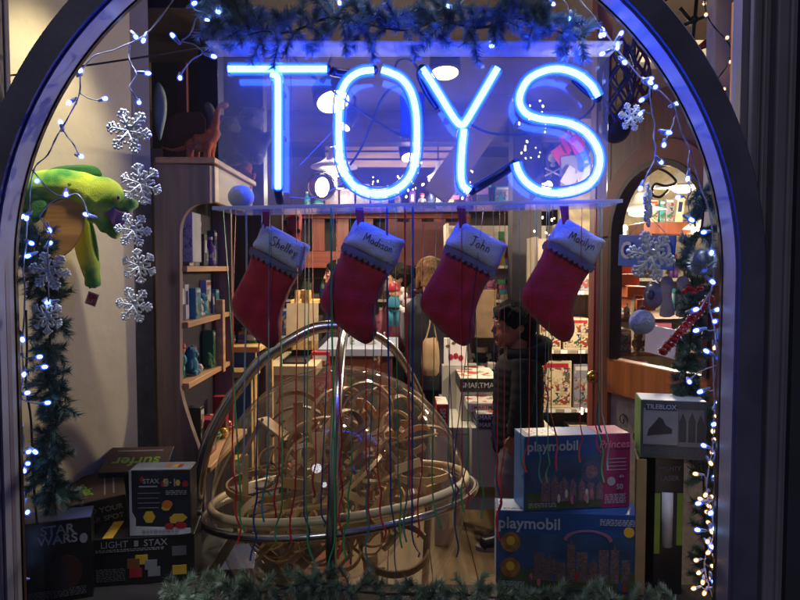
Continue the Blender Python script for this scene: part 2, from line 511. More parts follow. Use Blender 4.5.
tag(part('window_sill', MB().span((-.9, 1.4, .5), (.78, 1.6, .56)), m_face, bevel=.006), 'dark sill under the shop window', 'sill')

# display bay
m_deck = mat('dark deck paint', '#1f1c1c', .6)
dk = MB(); dk.span((-1.02, 1.601, .56), (.9, 1.80, .62))
tag(part('display_deck', dk, m_deck, bevel=.004), 'wooden display deck carrying the garland and the playmat boxes'.replace('playmat ', ''), 'deck')
dk = MB(); dk.span((-1.02, 1.8025, .56), (-.56, 2.2, .62))
tag(part('display_deck', dk, m_deck, bevel=.004), 'left wing of the display deck under the dark boxes', 'deck')

# ---------------------------------------------------------------- left cream wall
A = P(-40, 300, 1.68); B = P(135, 300, 2.2); C_ = P(153, 300, 2.24)
def slab(a, b, z0, z1, th):
    d = (b - a); d.z = 0; d.normalize(); n = V((-d.y, d.x, 0))
    q = [a, b, b + n * th, a + n * th]
    mb = MB(); mb.add([V((p.x, p.y, z0)) for p in q] + [V((p.x, p.y, z1)) for p in q],
        [(0, 3, 2, 1), (4, 5, 6, 7), (0, 1, 5, 4), (1, 2, 6, 5), (2, 3, 7, 6), (3, 0, 4, 7)])
    return mb
cw = thing('bay_wall', 'cream plaster wall behind the green eel plush on the left', 'wall', A)
part('plaster', slab(A, B, 0, 2.74, .06), m_cream, cw)
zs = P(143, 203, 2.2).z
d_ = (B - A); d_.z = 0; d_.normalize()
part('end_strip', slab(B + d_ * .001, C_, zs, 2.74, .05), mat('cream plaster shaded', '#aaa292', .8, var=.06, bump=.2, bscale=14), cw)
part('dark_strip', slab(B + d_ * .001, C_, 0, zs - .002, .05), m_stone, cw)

# wedge of wood behind the upper left corner
tag(part('timber_wall', MB().span(P(150, 0, 3.6) + V((0, 0, .6)), V((P(262, 0, 3.6).x, 3.7, 0))), wood('old dark timber', '#3c2c28', 'Z')), 'dark rough timber wall above the pine cabinet', 'wall')
tag(part('timber_post', MB().span(P(197, 0, 3.2) + V((0, 0, .4)), V((P(217, 0, 3.2).x, 3.3, .9))), mat('navy post', '#1d1a33', .5)), 'dark navy post left of the neon sign above the cabinet', 'post')
tag(part('red_strip', MB().span(P(176, 62, 3.0), V((P(185, 0, 3.0).x, 3.03, P(0, 118, 3.0).z))), mat('maroon cloth', '#5a1226', .7)), 'narrow maroon banner strip hanging above the dinosaur', 'banner')

tag(part('added_soffit', MB().span((-2.6, 2.85, 2.60), (P(262, 0, 3.6).x, 3.598, 2.745)), wood('old dark timber', '#3c2c28', 'Z')), 'dark timber soffit added over the bright ceiling at top left', 'soffit')  # added to cover a brightly lit patch of ceiling
# right upper column with beam
tag(part('column', MB().span(P(715, 0, 1.85) + V((0, 0, .25)), V((P(734, 0, 1.85).x, 1.9, 1.45))), mat('beige column', '#b9ab90', .7, var=.05), bevel=.004), 'beige square column with warm fairy lights in the upper right corner', 'column')

# ---------------------------------------------------------------- ceiling beams
tag(part('roof_beam', MB().beam(P(532, 60, 4.9), P(436, 196, 4.9), .2, .14, (0, 1, 0)), m_beam), 'slanting wooden brace behind the letter Y of the neon sign', 'beam')
tag(part('roof_post', MB().span((P(512, 0, 5.1).x, 5.0, 0), (P(541, 0, 5.1).x, 5.2, 2.74)), mat('dark post', '#1e1822', .6)), 'dark upright post wound with lights behind the letter S', 'post')
tag(part('roof_beam', MB().span((-2.8, 5.3, 2.5), (1.33, 5.5, 2.745)), m_beam), 'dark ceiling beam crossing behind the neon sign', 'beam')
tag(part('roof_beam', MB().span((P(640, 42, 2.9).x, 2.9, P(0, 62, 2.9).z), (2.6, 3.0, P(0, 40, 2.9).z)), mat('grey beam', '#8d8578', .7)), 'grey horizontal beam beside the beige column at upper right', 'beam')
for i, (y0, y1, nm) in enumerate(((143, 150, 'topmost'), (152, 158, 'middle'), (160, 167, 'lowest'))):
    a = P(325, y0, 6.2); b = P(470, y1, 6.2)
    tag(part('soffit_plank', MB().span((a.x, 6.2, b.z), (b.x, 6.24, a.z)), m_lightwood, bevel=.004), '%s of three light wooden planks behind the letter O' % nm, 'plank', 'light planks high on the back wall')

# mezzanine rail of red wood
ma = P(288, 212, 6.0); mbb = P(470, 268, 6.0)
t = thing('mezzanine_rail', 'red stained wooden balustrade panel high at the back of the shop', 'railing', (ma.x, 6.0, mbb.z))
part('top_rail', MB().span((ma.x, 5.97, ma.z - .06), (mbb.x, 6.03, ma.z)), m_redwoodx, t, bevel=.004)
part('bottom_rail', MB().span((ma.x, 5.96, mbb.z), (mbb.x, 6.04, mbb.z + .15)), m_redwoodx, t, bevel=.004)
nb = 8
for i in range(nb):
    x = ma.x + .06 + i * (mbb.x - ma.x - .12) / (nb - 1)
    part('baluster', MB().span((x - .055, 5.98, mbb.z + .151), (x + .055, 6.02, ma.z - .061)), m_redwood, t, bevel=.004)
part('back_board', MB().span((ma.x, 6.2, mbb.z - .1), (mbb.x, 6.22, ma.z)), mat('deep brown board', '#2b1a1c', .6), t)
part('red_panel', MB().span((P(385, 0, 5.95).x, 5.93, mbb.z + .02), (mbb.x, 5.955, P(0, 222, 5.95).z)), mat('dull red panel', '#5a2a2c', .6), t)

# ---------------------------------------------------------------- lamps of the shop
m_warm = emit('warm bulb', (1, .82, .58), 14)
m_warm2 = emit('lit lamp face', (1, .86, .66), 9)
m_dimlamp = emit('small lamp face', (1, .84, .6), 5)
def track_spot(px_, py_, Y, tgt, energy, rad, label, spot=110, col=(1, .83, .62)):
    c = P(px_, py_, Y); d = (V(tgt) - c).normalized(); q = d.to_track_quat('-Z', 'Y').to_matrix()
    t = thing('track_spotlight', label, 'spotlight', c, group='ceiling spotlights')
    mb = MB(); mb.lathe([(rad * 1.18, -.0), (rad * 1.2, .02), (rad * 1.1, .10), (rad * .6, .14), (rad * .2, .15)], c, 20, q)
    part('housing', mb, m_dark, t, smooth=True)
    mb = MB(); mb.ell(c + d * .005, (rad, rad, rad * .35), 20, 10, q); part('bulb', mb, m_warm, t, smooth=True)
    mb = MB(); mb.tube([c - d * .14, c - d * .16 + V((0, 0, .05)), V((c.x, c.y, 2.745))], .009, 6); part('stem', mb, m_dark, t)
    lamp('spot_lamp', 'SPOT', c + d * .06, energy, col, rad, tgt, spot, .7, t)
    return t
track_spot(333, 101, 3.9, P(420, 420, 3.2), 75, .095, 'bright spotlight glaring behind the left curve of the letter O')  # bulb enlarged to stand for its glare
track_spot(445, 72, 3.9, (.3, 3.6, .6), 90, .078, 'bright spotlight behind the left arm of the letter Y')
track_spot(408, 157, 5.6, P(480, 420, 4.6), 80, .055, 'spotlight glaring at the right curve of the letter O')
track_spot(344, 126, 4.5, P(240, 300, 4.2), 110, .045, 'small spotlight just below the glaring lamp in the O')
track_spot(547, 185, 5.6, (1.0, 4.2, 1.0), 30, .045, 'spotlight glowing at the bottom of the letter S')
track_spot(340, 187, 5.2, P(340, 300, 5.5), 20, .03, 'tiny lower spotlight under the white pendant shade')
# round can light at (321,188)
def pendant(px_, py_, Y, rad, label, energy, drop=2.74):
    c = P(px_, py_, Y); t = thing('pendant_lamp', label, 'pendant lamp', c, group='white enamel pendant lamps')
    mb = MB(); mb.lathe([(rad, 0), (rad * .97, .012), (rad * .55, .04), (rad * .28, .075), (rad * .2, .12), (.02, .14)], c, 28)
    part('shade', mb, mat('white enamel', '#d9d5cb', .3, var=.04), t, smooth=True)
    mb = MB(); mb.ell(c + V((0, 0, -.008)), (rad * .38, rad * .38, .026), 16, 8); part('bulb', mb, m_warm2, t, smooth=True)
    mb = MB(); mb.tube([c + V((0, 0, .13)), V((c.x, c.y, drop))], .005, 6); part('cord', mb, m_dark, t)
    lamp('pendant_light', 'POINT', c + V((0, 0, -.06)), energy * 2.4, (1, .84, .64), .05, None, parent=t)
pendant(334, 168, 4.4, .155, 'white pendant lamp hanging inside the lower left of the letter O', 22)
pendant(333, 178, 5.2, .16, 'second white pendant just under the first inside the O', 14)
pendant(438, 178, 5.6, .09, 'small oval pendant between the letters O and Y', 8)
pendant(683, 187, 3.6, .15, 'lit white pendant lamp seen through the arched door glass', 60)
pendant(640, 212, 4.6, .2, 'dimmer pendant lamp farther left behind the arched door', 25)
pendant(696, 230, 4.4, .09, 'small pale pendant low beside the right garland', 3)
pendant(614, 232, 3.9, .07, 'small white pendant at the left edge of the arched door', 3)
c = P(322, 187, 4.2)
t = thing('can_light', 'round recessed can light left of the letter O', 'ceiling light', c)
q = (V((0, 2.2, 1.2)) - c).to_track_quat('-Z', 'Y').to_matrix()
part('can', MB().lathe([(.05, .08), (.085, .06), (.09, 0), (.075, -.005)], c, 20, q), m_steel, t, smooth=True)
part('bulb', MB().ell(c + q @ V((0, 0, -.008)), (.045, .065, .02), 14, 8, q), m_warm2, t, smooth=True)
# bright panel light at the back of the counter
a = P(398, 241, 6.6); b = P(442, 263, 6.6)
t = thing('light_panel', 'glaring white light panel behind the shoppers at the back', 'light panel', ((a.x + b.x) / 2, 6.6, b.z))
part('diffuser', MB().span((a.x, 6.58, b.z), (b.x, 6.6, a.z)), emit('panel light', (1, .95, .84), 7), t, bevel=.004)
part('casing', MB().span((a.x - .02, 6.601, b.z - .02), (b.x + .02, 6.68, a.z + .02)), m_white, t)
# out-of-view bay spotlights: eel's inferred, the others added for brightness
def unseen_spot(loc, tgt, e, label, spot=80, col=(1, .82, .55)):
    c = V(loc); d = (V(tgt) - c).normalized(); q = d.to_track_quat('-Z', 'Y').to_matrix()
    t = thing('unseen_spotlight', label, 'spotlight', c, group='spotlights over the window bay')
    part('housing', MB().lathe([(.045, 0), (.047, .03), (.04, .1), (.02, .12)], c, 18, q), m_dark, t, smooth=True)
    part('bulb', MB().ell(c, (.036, .036, .012), 16, 8, q), m_warm2, t, smooth=True)
    lamp('unseen_lamp', 'SPOT', c + d * .03, e, col, .035, tgt, spot, .8, t)
unseen_spot((-.70, 1.66, 2.65), P(56, 100, 1.86), 62, 'spotlight over the green eel plush', 42, (1, .88, .62))
unseen_spot((-.64, 1.535, 2.62), (-.67, 1.565, 1.3), 130, 'unseen cool spotlight added to brighten the left column of snowflakes', 19, (.95, .95, 1))
unseen_spot((.55, 1.535, 2.62), P(650, 260, 1.60), 45, 'unseen cool spotlight added to brighten the right garland', 60, (.9, .92, 1))
unseen_spot((-.05, 1.54, 2.62), (-.0, 1.62, 1.3), 13, 'unseen spotlight behind the arch top, added to brighten the stockings', 54, (.85, .88, 1))
unseen_spot((.95, 2.4, 2.65), P(690, 60, 3.4), 60, 'unseen spotlight added to brighten the corner by the beige column', 110)
# ---------------------------------------------------------------- neon sign
YN = 1.590; YP = 1.645
m_neon = emit('blue neon gas', (.25, .92, 13), 3.8)
def sleeveglow():
    m, nt, out = newmat('neon tube glow'); N = nt.nodes; L = nt.links
    t = N.new('ShaderNodeBsdfTransparent'); e = N.new('ShaderNodeEmission'); e.inputs[0].default_value = (.02, .11, 1, 1); e.inputs[1].default_value = 1.7
    a = N.new('ShaderNodeAddShader'); L.new(t.outputs[0], a.inputs[0]); L.new(e.outputs[0], a.inputs[1])
    g = N.new('ShaderNodeBsdfGlossy'); g.inputs['Roughness'].default_value = .05; f = N.new('ShaderNodeFresnel'); f.inputs[0].default_value = 1.3
    mx = N.new('ShaderNodeMixShader'); L.new(f.outputs[0], mx.inputs[0]); L.new(a.outputs[0], mx.inputs[1]); L.new(g.outputs[0], mx.inputs[2])
    L.new(mx.outputs[0], out.inputs[0]); m.cycles.emission_sampling = 'NONE'
    return m
m_ng = sleeveglow()
m_blk = mat('blackout paint', '#0a0c28', .3)
m_acr = clear('dusty acrylic', (.93, .94, .97), .05, 1.4, haze=.065, hazecol=(.75, .76, .85))
m_acr3 = clear('acrylic edge glow', (.85, .88, .95), .2, 1.4, haze=.8, hazecol=(.85, .86, .95))
m_acr2 = clear('acrylic edge', (.9, .92, .97), .08, 1.4, haze=.22, hazecol=(.8, .82, .9))
sp = thing('neon_sign', 'blue neon sign reading TOYS on a clear acrylic panel', 'neon sign', P(412, 206, YP))
def tubepath(pts, closed=False): return smoothpath([P(x, y, YN) for x, y in pts], 6, closed)
tubes = [
 ('T bar', [(229, 69), (262, 69), (300, 69), (327, 69)]),
 ('T stem', [(272, 74), (277, 77), (278, 90), (278, 140), (278, 189)]),
 ('O left', [(374, 70), (360, 72), (348, 80), (341, 94), (339, 112), (339, 140), (341, 162), (349, 180), (361, 190), (378, 194), (395, 190), (408, 179), (415, 162), (417, 140), (416, 112), (411, 92), (402, 79), (391, 73), (382, 70)]),
 ('Y arms', [(423, 69), (436, 89), (450, 112), (457, 122), (462, 125), (467, 120), (480, 98), (497, 69)]),
 ('Y stem', [(464, 130), (462, 150), (461, 172), (463, 185), (470, 191)]),
 ('S curve', [(598, 97), (591, 85), (577, 74), (560, 69), (544, 71), (529, 79), (521, 92), (520, 104), (527, 114), (541, 119), (558, 121), (574, 125), (588, 134), (597, 147), (600, 160), (597, 174), (588, 185), (572, 191), (554, 193), (538, 190), (526, 182), (519, 172), (516, 163)]),
]
for nm, pts in tubes:
    pth = tubepath(pts)
    tb = part('letter_tube', MB().tube(pth, .0074, 12), m_neon, sp, smooth=True)
    part('glow_sleeve', MB().tube(pth, .0158, 12), m_ng, tb, smooth=True)  # blue glow round the tube, put into a wider emissive sleeve
def bl(pts, r=.011):
    part('blackout_tube', MB().tube(smoothpath([p for p in pts], 5), r, 10), m_blk, sp, smooth=True)
bl([P(330, 70, YN), P(334, 72, YN + .02), P(352, 74, YN + .028), P(370, 71, YN + .02), P(374, 70, YN + .004)])
bl([P(471, 191, YN), P(480, 186, YN + .015), P(500, 174, YN + .02), P(513, 165, YN + .012), P(516, 163, YN)])
bl([P(598, 98, YN), P(594, 96, YN + .02), P(582, 86, YN + .026), P(574, 78, YN + .026)])
bl([P(423, 68, YN), P(421, 76, YN + .02), P(430, 95, YN + .028), P(439, 108, YN + .028)])
bl([P(278, 190, YN), P(279, 196, YN + .01), P(280, 201, YN + .03)])
m_cyan = clear('glass post', (.5, .85, 1), .1, 1.4, haze=.5, hazecol=(.5, .8, 1))
for x, y in ((277, 86), (277, 132), (318, 69), (339, 125), (416, 107), (341, 160), (415, 170), (449, 113), (472, 113), (462, 178), (566, 68), (583, 132), (540, 192), (524, 116), (592, 183)):
    a = P(x, y, YN + .008); b = P(x, y, YP - .001)
    part('tube_support', MB().tube([a, a * .5 + b * .5, b], [.0085, .0055, .009], 8), m_cyan, sp, smooth=True)
tl = P(217, 46, YP); br = P(607, 207, YP)
part('acrylic_panel', MB().span((tl.x, YP, br.z), (br.x, YP + .004, P(0, 58, YP).z)), m_acr, sp)
zl = P(0, 57, YP).z
part('top_lip', MB().span((tl.x, YP - .1, zl + .001), (br.x, YP + .004, zl + .005)), m_acr2, sp)
# shelf, rolled a little: left end lower
a = P(217, 211, 1.6); b = P(617, 204, 1.6)
mb = MB(); mb.add([V((a.x, 1.56, a.z)), V((b.x, 1.56, b.z)), V((b.x - .01, 1.70, b.z - .003)), V((a.x + .03, 1.70, a.z - .003)),
                   V((a.x, 1.56, a.z + .006)), V((b.x, 1.56, b.z + .006)), V((b.x - .01, 1.70, b.z + .003)), V((a.x + .03, 1.70, a.z + .003))],
       [(0, 3, 2, 1), (4, 5, 6, 7), (0, 1, 5, 4), (1, 2, 6, 5), (2, 3, 7, 6), (3, 0, 4, 7)])
part('acrylic_shelf', mb, m_acr2, sp)
mb = MB(); mb.add([V((a.x, 1.5585, a.z - .001)), V((b.x, 1.5585, b.z - .001)), V((b.x, 1.5595, b.z - .001)), V((a.x, 1.5595, a.z - .001)), V((a.x, 1.5585, a.z + .0075)), V((b.x, 1.5585, b.z + .0075)), V((b.x, 1.5595, b.z + .0075)), V((a.x, 1.5595, a.z + .0075))], [(0, 3, 2, 1), (4, 5, 6, 7), (0, 1, 5, 4), (1, 2, 6, 5), (2, 3, 7, 6), (3, 0, 4, 7)])
part('shelf_edge_glow', mb, m_acr3, sp)  # pale strip standing for the glow along the acrylic edge
part('transformer_box', MB().span(P(400, 92, YP + .01), P(425, 135, YP + .01) + V((0, .05, 0))), mat('navy metal box', '#131a55', .4), sp, bevel=.004)
def cable(pts, r=.003, Y=YP + .012):
    part('cable', MB().tube(smoothpath([P(x, y, Y) for x, y in pts], 6), r, 6), mat('black cable', '#0b0d26', .5), sp, smooth=True)
cable([(292, 55), (306, 71), (330, 89), (352, 105), (380, 124), (398, 134), (412, 137)])
cable([(350, 165), (360, 150), (372, 122), (380, 102), (390, 89), (402, 86)])
cable([(394, 72), (398, 61), (407, 59), (416, 66), (424, 85), (432, 98)])
cable([(437, 97), (452, 112), (470, 124), (490, 133), (520, 134), (552, 128), (578, 120), (592, 108), (595, 98)])
part('support_wire', MB().tube(smoothpath([P(290, 197, YP), P(310, 198, YP), P(330, 191, YP), P(352, 176, YP)], 5), .0012, 5), m_wire, sp)
part('support_wire', MB().tube([P(300, 165, YP + .01), P(338, 126, YP + .01)], .001, 5), m_wire, sp)
# hanging wire of the sign
tag(part('sign_wire', MB().tube(smoothpath([P(-2, 77, 1.66), P(30, 73, 1.66), P(90, 65, 1.66), P(150, 56, 1.67), P(217, 46, 1.68)], 5), .0024, 6), mat('wire half black', '#1a1a20', .3)), 'thin black wire running from the left wall to the neon panel', 'wire')

# white ball on the shelf
c = P(241, 197, 1.60)
tag(part('snowball', MB().ell(c, (.031, .031, .0285), 28, 18), mat('white felt', '#c9cbd4', .9, var=.05, bump=.3, bscale=120), loc=c, smooth=True), 'white felt snowball resting on the left end of the acrylic shelf', 'ornament')

# ---------------------------------------------------------------- stockings
m_red = mat('red plush', '#b40e2e', .85, var=.16, scale=30, bump=.35, bscale=220, sheen=.5)
m_cuff = mat('white plush cuff', '#d0d2e2', .9, var=.06, scale=30, bump=.4, bscale=260, sheen=.4)
m_lace = mat('grey lace', '#6e6a86', .8)
prof = [(447, 243), (441, 261), (432, 278), (425, 291), (421, 302), (424, 312), (433, 322), (446, 334), (458, 343), (466, 346), (473, 342), (477, 333), (476, 318), (479, 303), (486, 286), (494, 270), (480, 262), (463, 252)]
cuffp = [(459, 221), (470, 225), (484, 232), (497, 239), (507, 244), (504, 252), (496, 271), (482, 265), (465, 256), (446, 245), (451, 235)]
YS = 1.655
def stocking(name, tl, sx, label, unit, nm, rot=0, sag=0):
    t = thing('christmas_stocking', label, 'stocking', P(tl[0] + 2, tl[1] - 14, YS), group='red stockings hanging from the acrylic shelf')
    def fn(u, v, w): 
        du_, dv_ = (u - 459) * sx, v - 221
        du_ += sag * math.sin(dv_ / 126 * PI); cr, sr = math.cos(rot), math.sin(rot)
        du_, dv_ = du_ * cr - dv_ * sr, du_ * sr + dv_ * cr
        w += .0022 * math.sin(v * .21 + u * .13 + rot * 90) * math.sin(u * .17 - v * .05 + sag) if abs(w) > .006 and dv_ > 34 else 0
        return P(tl[0] + du_, tl[1] + dv_, YS) + V((0, w, 0))
    part('boot', MB().puff(sp2(prof, 6), fn, .05, 14), m_red, t, smooth=True)
    part('cuff', MB().puff(sp2(cuffp, 4), fn, .064, 7, flat=.4), m_cuff, t, smooth=True)
    # scalloped lace under the cuff
    mb = MB(); a = V((446, 245, 0)); b = V((496, 270, 0)); n = 9; d = (b - a)
    top = [(a.x, a.y), (b.x, b.y)]; low = []
    for i in range(n):
        for k in range(5):
            f = (i + k / 5) / n; q = a + d * f
            s_ = 5 + 3.2 * math.sin(PI * k / 5)
            low.append((q.x - s_ * .45, q.y + s_ * .9))
    mb.prism(top + low[::-1], fn, -.031, -.027); mb.prism(top + low[::-1], fn, .027, .031)
    part('lace_trim', mb, m_lace, t)
    mb = MB(); x0 = tl[0] + 1.5; yt = 205
    mb.prism([(x0 - 4, yt + 1), (x0 + 5, yt + 1), (x0 + 6, tl[1] + 9), (x0 - 1, tl[1] + 7)], lambda u, v, w: P(u, v, YS - .024 + w + .0004 * (u - x0)), -.0015, .0015)

    part('hanging_loop', mb, m_red, t)
    o_ = P(tl[0] + 20 * sx, tl[1] + 24, YS - .0335)
    rt = P(tl[0] + 30 * sx, tl[1] + 24 + 14, YS) - P(tl[0], tl[1] + 24, YS); rt.y = 0
    up = V((-rt.z, 0, rt.x))
    mb = handwriting(nm, unit, .00085); mb.xf(frame(o_ + rt.normalized() * .004 - up.normalized() * .008, rt, up))
    part('handwriting', mb, m_ink, t)
stocking('Shelley', (264, 223), .93, 'red stocking under the letter T, leftmost of the four', .0115, 'Shelley', .0, 2.5)
stocking('Madison', (357, 219), 1.0, 'red stocking hanging under the letter O of the sign', .0108, 'Madison', -.02, -1)
stocking('John', (459, 221), 1.0, 'red stocking under the letter Y, before the boy', .0125, 'John', .015, 0)
stocking('Marilyn', (562, 217), .95, 'red stocking under the letter S, nearest the arched door', .0108, 'Marilyn', .03, -3)

# ---------------------------------------------------------------- curling ribbons
rc = {'red': mat('red ribbon', '#d42a34', .35), 'green': mat('green ribbon', '#3cb46e', .35), 'blue': mat('navy ribbon', '#24408c', .35),
      'teal': mat('teal ribbon', '#2e8f96', .3), 'white': mat('pale ribbon', '#8fa6b8', .3)}
RB = random.Random(5)
def ribbon(col, x0, x1, yk, ye, label):
    Y0 = 1.615 + RB.random() * .075
    a = P(x0, 207, Y0); k = P(x1, yk, Y0); e = P(x1 + RB.uniform(-8, 8), ye, Y0)
    pts = [a, a * .66 + k * .34 + V((RB.uniform(-.004, .004), 0, 0)), a * .33 + k * .67, k]
    pts = smoothpath(pts, 4)
    n = max(1, int((ye - yk) / 38)); ns = n * 12; ph = RB.random() * 6
    for i in range(1, ns + 1):
        f = i / ns; rad = .001 + .006 * f
        pts.append(k * (1 - f) + e * f + V((rad * math.cos(ph + 2 * PI * n * f) - .003 * math.cos(ph), rad * math.sin(ph + 2 * PI * n * f), rad * .7 * math.sin(ph + 2 * PI * n * f))))
    o = part('curling_ribbon', MB().tube(pts, .0033, 4, flat=.2, twist=.05), rc[col], loc=a)
    tag(o, label, 'ribbon', 'curling ribbons hanging from the acrylic shelf')
rib = [('green', 223, 240, 450, 530), ('red', 236, 232, 430, 545), ('white', 246, 244, 420, 480), ('teal', 270, 268, 430, 520), ('red', 296, 296, 440, 540), ('green', 350, 352, 440, 560), ('red', 366, 366, 430, 520), ('green', 396, 398, 440, 545), ('red', 424, 422, 440, 540), ('teal', 452, 448, 430, 510), ('green', 476, 478, 420, 520), ('red', 530, 529, 400, 470), ('teal', 536, 537, 410, 480), ('red', 582, 580, 390, 460), ('blue', 262, 256, 440, 560), ('green', 283, 282, 470, 540), ('red', 282, 279, 440, 520),
       ('blue', 305, 304, 480, 550), ('green', 309, 306, 470, 560), ('red', 312, 316, 430, 500), ('red', 336, 340, 380, 560), ('green', 331, 335, 480, 575),
       ('blue', 334, 321, 470, 530), ('teal', 381, 368, 450, 570), ('red', 388, 377, 430, 545), ('blue', 387, 391, 470, 575), ('red', 405, 410, 430, 545), ('teal', 412, 408, 450, 540),
       ('blue', 413, 412, 510, 560), ('green', 437, 432, 440, 530), ('blue', 442, 456, 470, 560), ('blue', 484, 452, 440, 500), ('red', 462, 462, 440, 510), ('green', 468, 468, 420, 510),
       ('blue', 493, 494, 400, 520), ('red', 505, 504, 420, 540), ('teal', 519, 521, 430, 480), ('red', 500, 497, 430, 505), ('blue', 547, 545, 350, 420), ('green', 549, 548, 430, 480), ('red', 553, 551, 380, 470),
       ('blue', 599, 598, 350, 430), ('white', 602, 602, 380, 470), ('red', 596, 595, 400, 450), ('green', 600, 599, 400, 480)]
cnt = {}
ordn = ['first', 'second', 'third', 'fourth', 'fifth', 'sixth', 'seventh', 'eighth', 'ninth', 'tenth', 'eleventh', 'twelfth', 'thirteenth', 'fourteenth', 'fifteenth', 'sixteenth', 'seventeenth', 'eighteenth', 'nineteenth', 'twentieth']
for r in sorted(rib, key=lambda q: q[1]):
    cnt[r[0]] = cnt.get(r[0], 0) + 1
    ribbon(r[0], r[1], r[2], min(r[3] + 34, r[4] - 26), r[4], '%s curling ribbon, %s %s one from the left under the shelf' % (r[0], ordn[cnt[r[0]] - 1], r[0]))

# ---------------------------------------------------------------- fairy lights
m_led = emit('cold white LED', (.3, .52, 1), 12)
m_led2 = emit('cold LED tip', (.45, .62, 1), 8)
m_warmled = emit('warm LED', (1, .55, .2), 16)
m_farled = emit('far warm LED', (1, .8, .5), 9, sample=False)
m_sock = mat('clear socket', '#8fa0d8', .3, var=.05)
def halomat(nm, col, st):
    m, nt, out = newmat(nm); N = nt.nodes; L = nt.links
    t = N.new('ShaderNodeBsdfTransparent'); e = N.new('ShaderNodeEmission'); e.inputs[0].default_value = (*col, 1); e.inputs[1].default_value = st
    a = N.new('ShaderNodeAddShader'); L.new(t.outputs[0], a.inputs[0]); L.new(e.outputs[0], a.inputs[1]); L.new(a.outputs[0], out.inputs[0]); m.cycles.emission_sampling = 'NONE'; return m
m_halo = {0: halomat('blue halo glow', (.03, .12, 1), .45), 1: halomat('amber halo glow', (1, .35, .05), .3)}  # emission that draws the halo of the LEDs
def bulb_mesh(nm, mt, r, socket=True, lens=None):
    mb = MB(); mb.ell((0, 0, r * 1.0), (r, r, r * 1.6), 10, 8, m=0)
    if lens is not None: mb.ell((0, 0, r * .8), (r * 1.75, r * 1.75, r * 2.4), 12, 8, m=2)  # glowing shell added round the bulb as its halo
    if socket: mb.lathe([(r * .95, -r * .2), (r * 1.1, -r * 1.0), (r * .9, -r * 4), (r * .4, -r * 5)], (0, 0, 0), 8, m=1)
    me = bpy.data.meshes.new(nm); me.from_pydata([tuple(p) for p in mb.v], [], mb.f)
    me.polygons.foreach_set('material_index', mb.m); me.polygons.foreach_set('use_smooth', [True] * len(mb.f))
    me.materials.append(mt); me.materials.append(m_sock)
    if lens is not None: me.materials.append(m_halo[lens])
    return me
me_led = bulb_mesh('bulb', m_led, .0042, True, 0)  # radius enlarged to take in the bulb's glare
me_warm = bulb_mesh('bulb', m_warmled, .0034, True, 1)
me_far = bulb_mesh('bulb', m_farled, .009, False)
RL = random.Random(3)
def lightstring(label, mains, bulbs, mesh, Y, cordr=.0013, jitter=.02, group=None, cordmat=None, name='fairy_lights', extra=0):
    bulbs = list(bulbs)
    for _ in range(extra):
        mn_ = RL.choice(mains[:1]); k_ = RL.randrange(1, len(mn_) - 1); f_ = RL.random(); bulbs.append((mn_[k_][0] * f_ + mn_[k_ + 1][0] * (1 - f_) + RL.uniform(-6, 7), mn_[k_][1] * f_ + mn_[k_ + 1][1] * (1 - f_)))
    pts0 = P(bulbs[0][0], bulbs[0][1], Y)
    t = thing(name, label, 'fairy lights', pts0, group=group)
    mb = MB(); allp = []
    for mn in mains:
        pth = smoothpath([P(x, y, Y) + V((0, RL.uniform(-jitter, jitter) * .3, 0)) for x, y in mn], 5)
        mb.tube(pth, cordr, 5); mb.tube([p + V((.0018 * math.cos(i * 1.1), .0018 * math.sin(i * 1.1), 0)) for i, p in enumerate(pth)], cordr, 5)
        allp += pth
    for x, y in bulbs:
        p = P(x, y, Y + RL.uniform(-jitter, jitter) * .5)
        near = min(allp, key=lambda q: (q - p).length) if allp else p + V((0, 0, .02))
        d = (p - near)
        if d.length < .012: d = V((RL.uniform(-1, 1), -.4, RL.uniform(-1, .2)))
        d.normalize(); d = (d + V((RL.uniform(-.5, .5), RL.uniform(-.4, .1), RL.uniform(-.5, .5)))).normalized()
        bk = p - d * .016
        if allp: mb.tube(smoothpath([near, (near + bk) / 2 + V((.006 * RL.uniform(-1, 1), 0, -.004)), bk], 4), cordr, 5)
        b = bpy.data.objects.new('bulb', mesh); COL.objects.link(b); b.parent = t
        b.location = p - pts0; b.rotation_mode = 'QUATERNION'; b.rotation_quaternion = d.to_track_quat('Z', 'Y'); b.rotation_mode = 'XYZ'
    if allp: part('cord', mb, cordmat or m_wire, t, smooth=True)
    return t
YL = 1.565
lightstring('cold white fairy lights along the left curve of the window', 
  [[(178, -8), (150, 30), (120, 48), (96, 56), (82, 72), (77, 98), (62, 130), (48, 155), (33, 170), (29, 200), (26, 235), (24, 270), (25, 300), (22, 340), (24, 375), (20, 405), (23, 440), (20, 470), (22, 500), (20, 540), (24, 600)],
   [(129, 45), (130, 62), (137, 74), (131, 88), (139, 102)], [(33, 170), (52, 192), (66, 196), (80, 195), (88, 215)], [(62, 130), (72, 142), (80, 156)], [(66, 196), (48, 203), (40, 217)], [(40, 217), (52, 235), (49, 250), (50, 302)]],
  [(80, 72), (104, 99), (61, 124), (80, 156), (144, 39), (146, 73), (139, 102), (66, 193), (88, 215), (27, 217), (49, 229), (49, 244), (50, 302), (38, 357), (43, 367), (24, 373), (15, 356), (15, 394), (46, 403), (20, 424), (34, 451), (24, 470), (21, 492), (27, 513), (20, 580), (22, 338)], me_led, YL, extra=12)
lightstring('cold white fairy lights dangling at the top left beside the sign', 
  [[(190, -10), (193, 8), (203, 13), (196, 20), (190, 36), (181, 40), (195, 45), (202, 53), (190, 62), (181, 75)], [(203, 13), (207, 19)], [(222, -8), (218, 2), (217, 10)]],
  [(193, 4), (206, 20), (174, 37), (212, 56), (180, 77), (217, 11)], me_led, YL)
